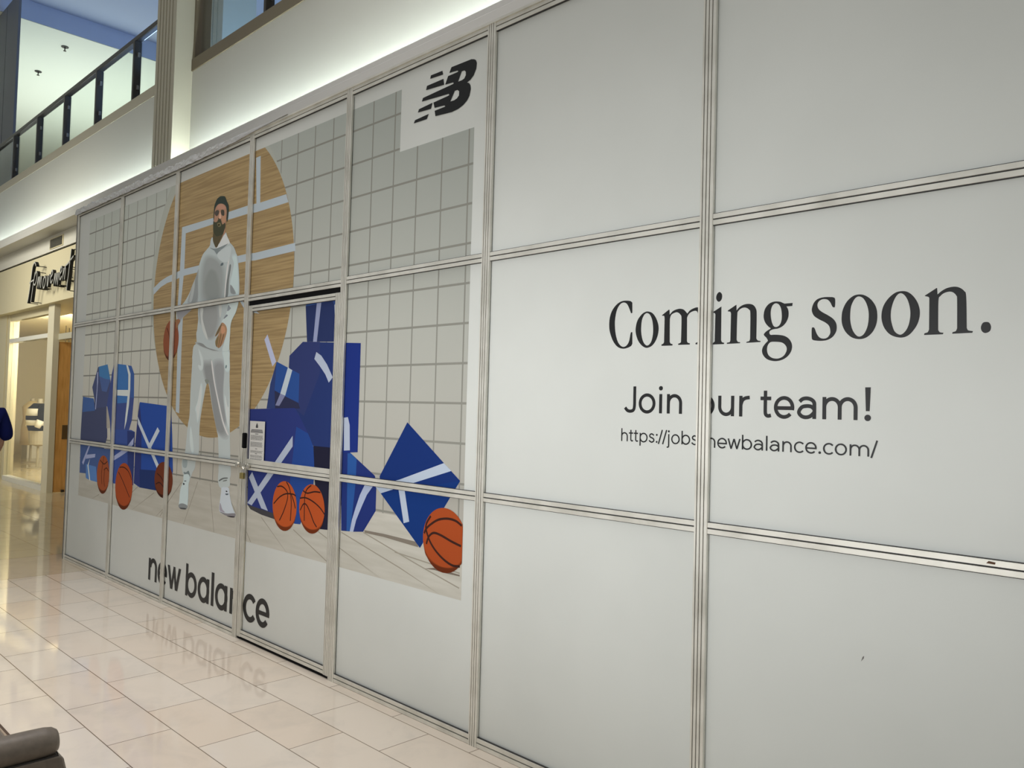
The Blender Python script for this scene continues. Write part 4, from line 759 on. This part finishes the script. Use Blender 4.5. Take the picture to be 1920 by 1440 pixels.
# scuffs on the big panel
q = MB(); c_ = W(1618, 1234, PANEL_Y); q.face([(c_[0]-.006, PANEL_Y-.0006, c_[1]-.012), (c_[0]+.003, PANEL_Y-.0006, c_[1]), (c_[0]+.004, PANEL_Y-.0006, c_[1]+.008), (c_[0]-.001, PANEL_Y-.0006, c_[1]+.004)], mat('scuff', (.20, .20, .19), .7)); q.build('scuff_mark', hd, fix=False)
q = MB(); c_ = W(1858, 1055, .003); q.prism([(c_[0]-.012, c_[1]-.003), (c_[0]+.010, c_[1]-.004), (c_[0]+.012, c_[1]+.002), (c_[0]-.006, c_[1]+.004)], lambda u, v, t_: (u, t_, v), .0012, .003, mat('rust_stain', (.12, .06, .03), .8)); q.build('rust_mark', hd)

# ================================================================= FOREGROUND
# armchair at lower left, arm end towards the hoarding
ac = thing('armchair', 'taupe leather armchair whose rolled arm shows at the lower left', 'armchair', (-3.25, -2.3, 0))
def xz(u, v, t_): return (u, t_, v)
def arm(x, parent):
    q = MB(); N_ = 24; yf, ybk = -1.845, -2.82; rings = [(ybk, 1), (-1.93, 1), (-1.88, .97), (-1.857, .88), (-1.845, .70), (-1.842, .45)]
    i0 = 0; k = q.m(M_leather)
    for y, s in rings: q.v += [(x+.014+.048*s*math.cos(2*math.pi*a/N_), y, .560+.045*s*math.sin(2*math.pi*a/N_)) for a in range(N_)]
    for j in range(len(rings)-1):
        for a in range(N_): q.f.append((j*N_+a, j*N_+(a+1) % N_, (j+1)*N_+(a+1) % N_, (j+1)*N_+a)); q.mi.append(k)
    q.f.append(tuple(range(N_))); q.f.append(tuple((len(rings)-1)*N_+a for a in reversed(range(N_)))); q.mi += [k, k]
    o_ = q.build('arm_roll', parent, smooth=True)
    q = MB(); q.prism([(-2.80, .10), (-1.800, .10), (-1.805, .40), (-1.835, .525), (-2.80, .525)], lambda u, v, t_: (x+t_, u, v), -.040, .062, M_leather); q.build('arm_panel', parent, bevel=.016)
    q = MB(); q.tube([(x+.056, -2.6, .527), (x+.056, -1.85, .527), (x, -1.842, .527)], .003, M_leather2, 6); q.build('piping', parent)
arm(-2.735, ac); arm(-3.735, ac)
q = MB(); q.box(-3.68, -2.80, -2.80, -1.86, .10, .30, M_leather); q.build('seat_base', ac, bevel=.02)
q = MB(); q.box(-3.675, -2.80, -2.70, -1.84, .30, .43, M_leather); q.build('seat_cushion', ac, bevel=.045)
q = MB(); q.prism([(-3.00, .10), (-2.76, .10), (-2.82, .78), (-2.94, .80)], lambda u, v, t_: (t_, u, v), -3.79, -2.68, M_leather); q.build('backrest', ac, bevel=.04)
for x in (-3.72, -2.74):
    for y in (-2.90, -1.90): q = MB(); q.tube([(x, y, .0055), (x, y, .11)], [.018, .026], M_bronze, 12); q.build('leg', ac)
# rug
M_rug = mat('striped_rug', rough=.95, spec=.1); N, L, bb = nodes(M_rug)
g_ = N.new('ShaderNodeNewGeometry'); wv = N.new('ShaderNodeTexWave'); wv.bands_direction = 'Y'; wv.inputs['Scale'].default_value = 14; wv.inputs['Distortion'].default_value = 1.2
L.new(g_.outputs['Position'], wv.inputs['Vector']); rp_ = N.new('ShaderNodeValToRGB'); rp_.color_ramp.elements[0].color = (.16, .11, .075, 1); rp_.color_ramp.elements[1].color = (.42, .34, .26, 1)
L.new(wv.outputs['Fac'], rp_.inputs[0]); L.new(rp_.outputs[0], bb.inputs['Base Color'])
q = MB(); q.box(-7.2, -1.6, -4.6, -1.548, 0.0005, .004, M_rug); q.box(-7.2, -1.6, -1.556, -1.545, 0.0005, .0052, mat('rug_binding', (.10, .065, .045), .9)); tag(q.build('rug'), 'brown striped rug edge on the tiles behind the armchair', 'rug')

# person at the left edge, cut off by the frame
PXX, PYY = -9.42, -.66
per = thing('person', 'person in navy short sleeved shirt and black trousers at the left edge', 'person', (PXX, PYY, 0))
def skin_mesh(name, verts, edges, radii, mt, parent, sub=2):
    me = bpy.data.meshes.new(name); me.from_pydata([(PXX+v[0], PYY+v[1], v[2]) for v in verts], edges, []); me.materials.append(mt)
    o_ = bpy.data.objects.new(name, me); COL.objects.link(o_); o_.parent = parent; o_.matrix_parent_inverse = Matrix.Translation(-parent.location)
    sk = o_.modifiers.new('skin', 'SKIN'); sk.use_smooth_shade = True
    for i, r in enumerate(radii): me.skin_vertices[0].data[i].radius = r if isinstance(r, tuple) else (r, r)
    me.skin_vertices[0].data[0].use_root = True
    if sub: s_ = o_.modifiers.new('sub', 'SUBSURF'); s_.levels = sub; s_.render_levels = sub
    return o_
bv = [(0, 0, .95), (0, 0, 1.15), (0, 0, 1.40), (0, 0, 1.52), (-.02, 0, 1.60), (-.03, 0, 1.70), (-.02, 0, 1.78)]
be = [(0, 1), (1, 2), (2, 3), (3, 4), (4, 5), (5, 6)]; br = [.13, .12, .12, .055, .075, .095, .06]
for s in (-1, 1):
    n = len(bv); bv += [(0, s*.18, 1.43), (.0, s*.205, 1.13), (-.10, s*.14, .92), (-.13, s*.12, .84)]; be += [(2, n), (n, n+1), (n+1, n+2), (n+2, n+3)]; br += [.05, .036, .028, .028]
    h = n+3
    for kf, (dy, dx, ln) in enumerate(((-.030, -.01, .075), (-.010, 0, .09), (.010, .004, .085), (.028, .008, .065))):
        m_ = len(bv); bv += [(-.14+dx, s*.11+dy*.8, .80), (-.15+dx, s*.105+dy, .80-ln*.5), (-.165+dx, s*.10+dy, .80-ln)]; be += [(h, m_), (m_, m_+1), (m_+1, m_+2)]; br += [.011, .0095, .008]
    m_ = len(bv); bv += [(-.175, s*.095, .815), (-.195, s*.09, .785)]; be += [(h, m_), (m_, m_+1)]; br += [.011, .009]
    n = len(bv); bv += [(0, s*.09, .88), (-.03*s, s*.10, .50), (0.01, s*.10, .09), (-.12, s*.11, .03)]; be += [(0, n), (n, n+1), (n+1, n+2), (n+2, n+3)]; br += [.09, .06, .04, .03]
skin_mesh('body', bv, be, br, M_skin, per)
tv = [(0, 0, .80), (0, 0, 1.0), (0, 0, 1.2), (0, 0, 1.38), (0, 0, 1.48)]; te = [(0, 1), (1, 2), (2, 3), (3, 4)]; tr = [(.235, .20), (.20, .18), (.20, .15), (.185, .14), (.08, .08)]
for s in (-1, 1): n = len(tv); tv += [(0, s*.19, 1.43), (.0, s*.235, 1.28), (.0, s*.250, 1.145)]; te += [(3, n), (n, n+1), (n+1, n+2)]; tr += [.085, .082, .078]
skin_mesh('shirt', tv, te, [r if isinstance(r, tuple) else (r, r) for r in tr], M_navy, per, 2)
pv = [(0, 0, .98), (0, 0, .86)]; pe_ = [(0, 1)]; pr_ = [.15, .16]
for s in (-1, 1): n = len(pv); pv += [(0, s*.095, .74), (-.03*s, s*.10, .46), (0.01, s*.10, .08)]; pe_ += [(1, n), (n, n+1), (n+1, n+2)]; pr_ += [.105, .085, .075]
skin_mesh('trousers', pv, pe_, pr_, M_blackcloth, per, 2)
for s in (-1, 1): q = MB(); q.prism([(-.20, 0.002), (.08, 0.002), (.08, .07), (.0, .10), (-.10, .075), (-.19, .05)], lambda u, v, t_: (PXX+u, PYY+t_, v), s*.10-.045, s*.10+.045, M_blackcloth); q.build('shoe', per, bevel=.02)
skin_mesh('hair', [(.02, 0, 1.68), (.02, 0, 1.76), (-.03, 0, 1.80)], [(0, 1), (1, 2)], [.095, .105, .075], mat('dark_hair', (.02, .014, .01), .6), per)
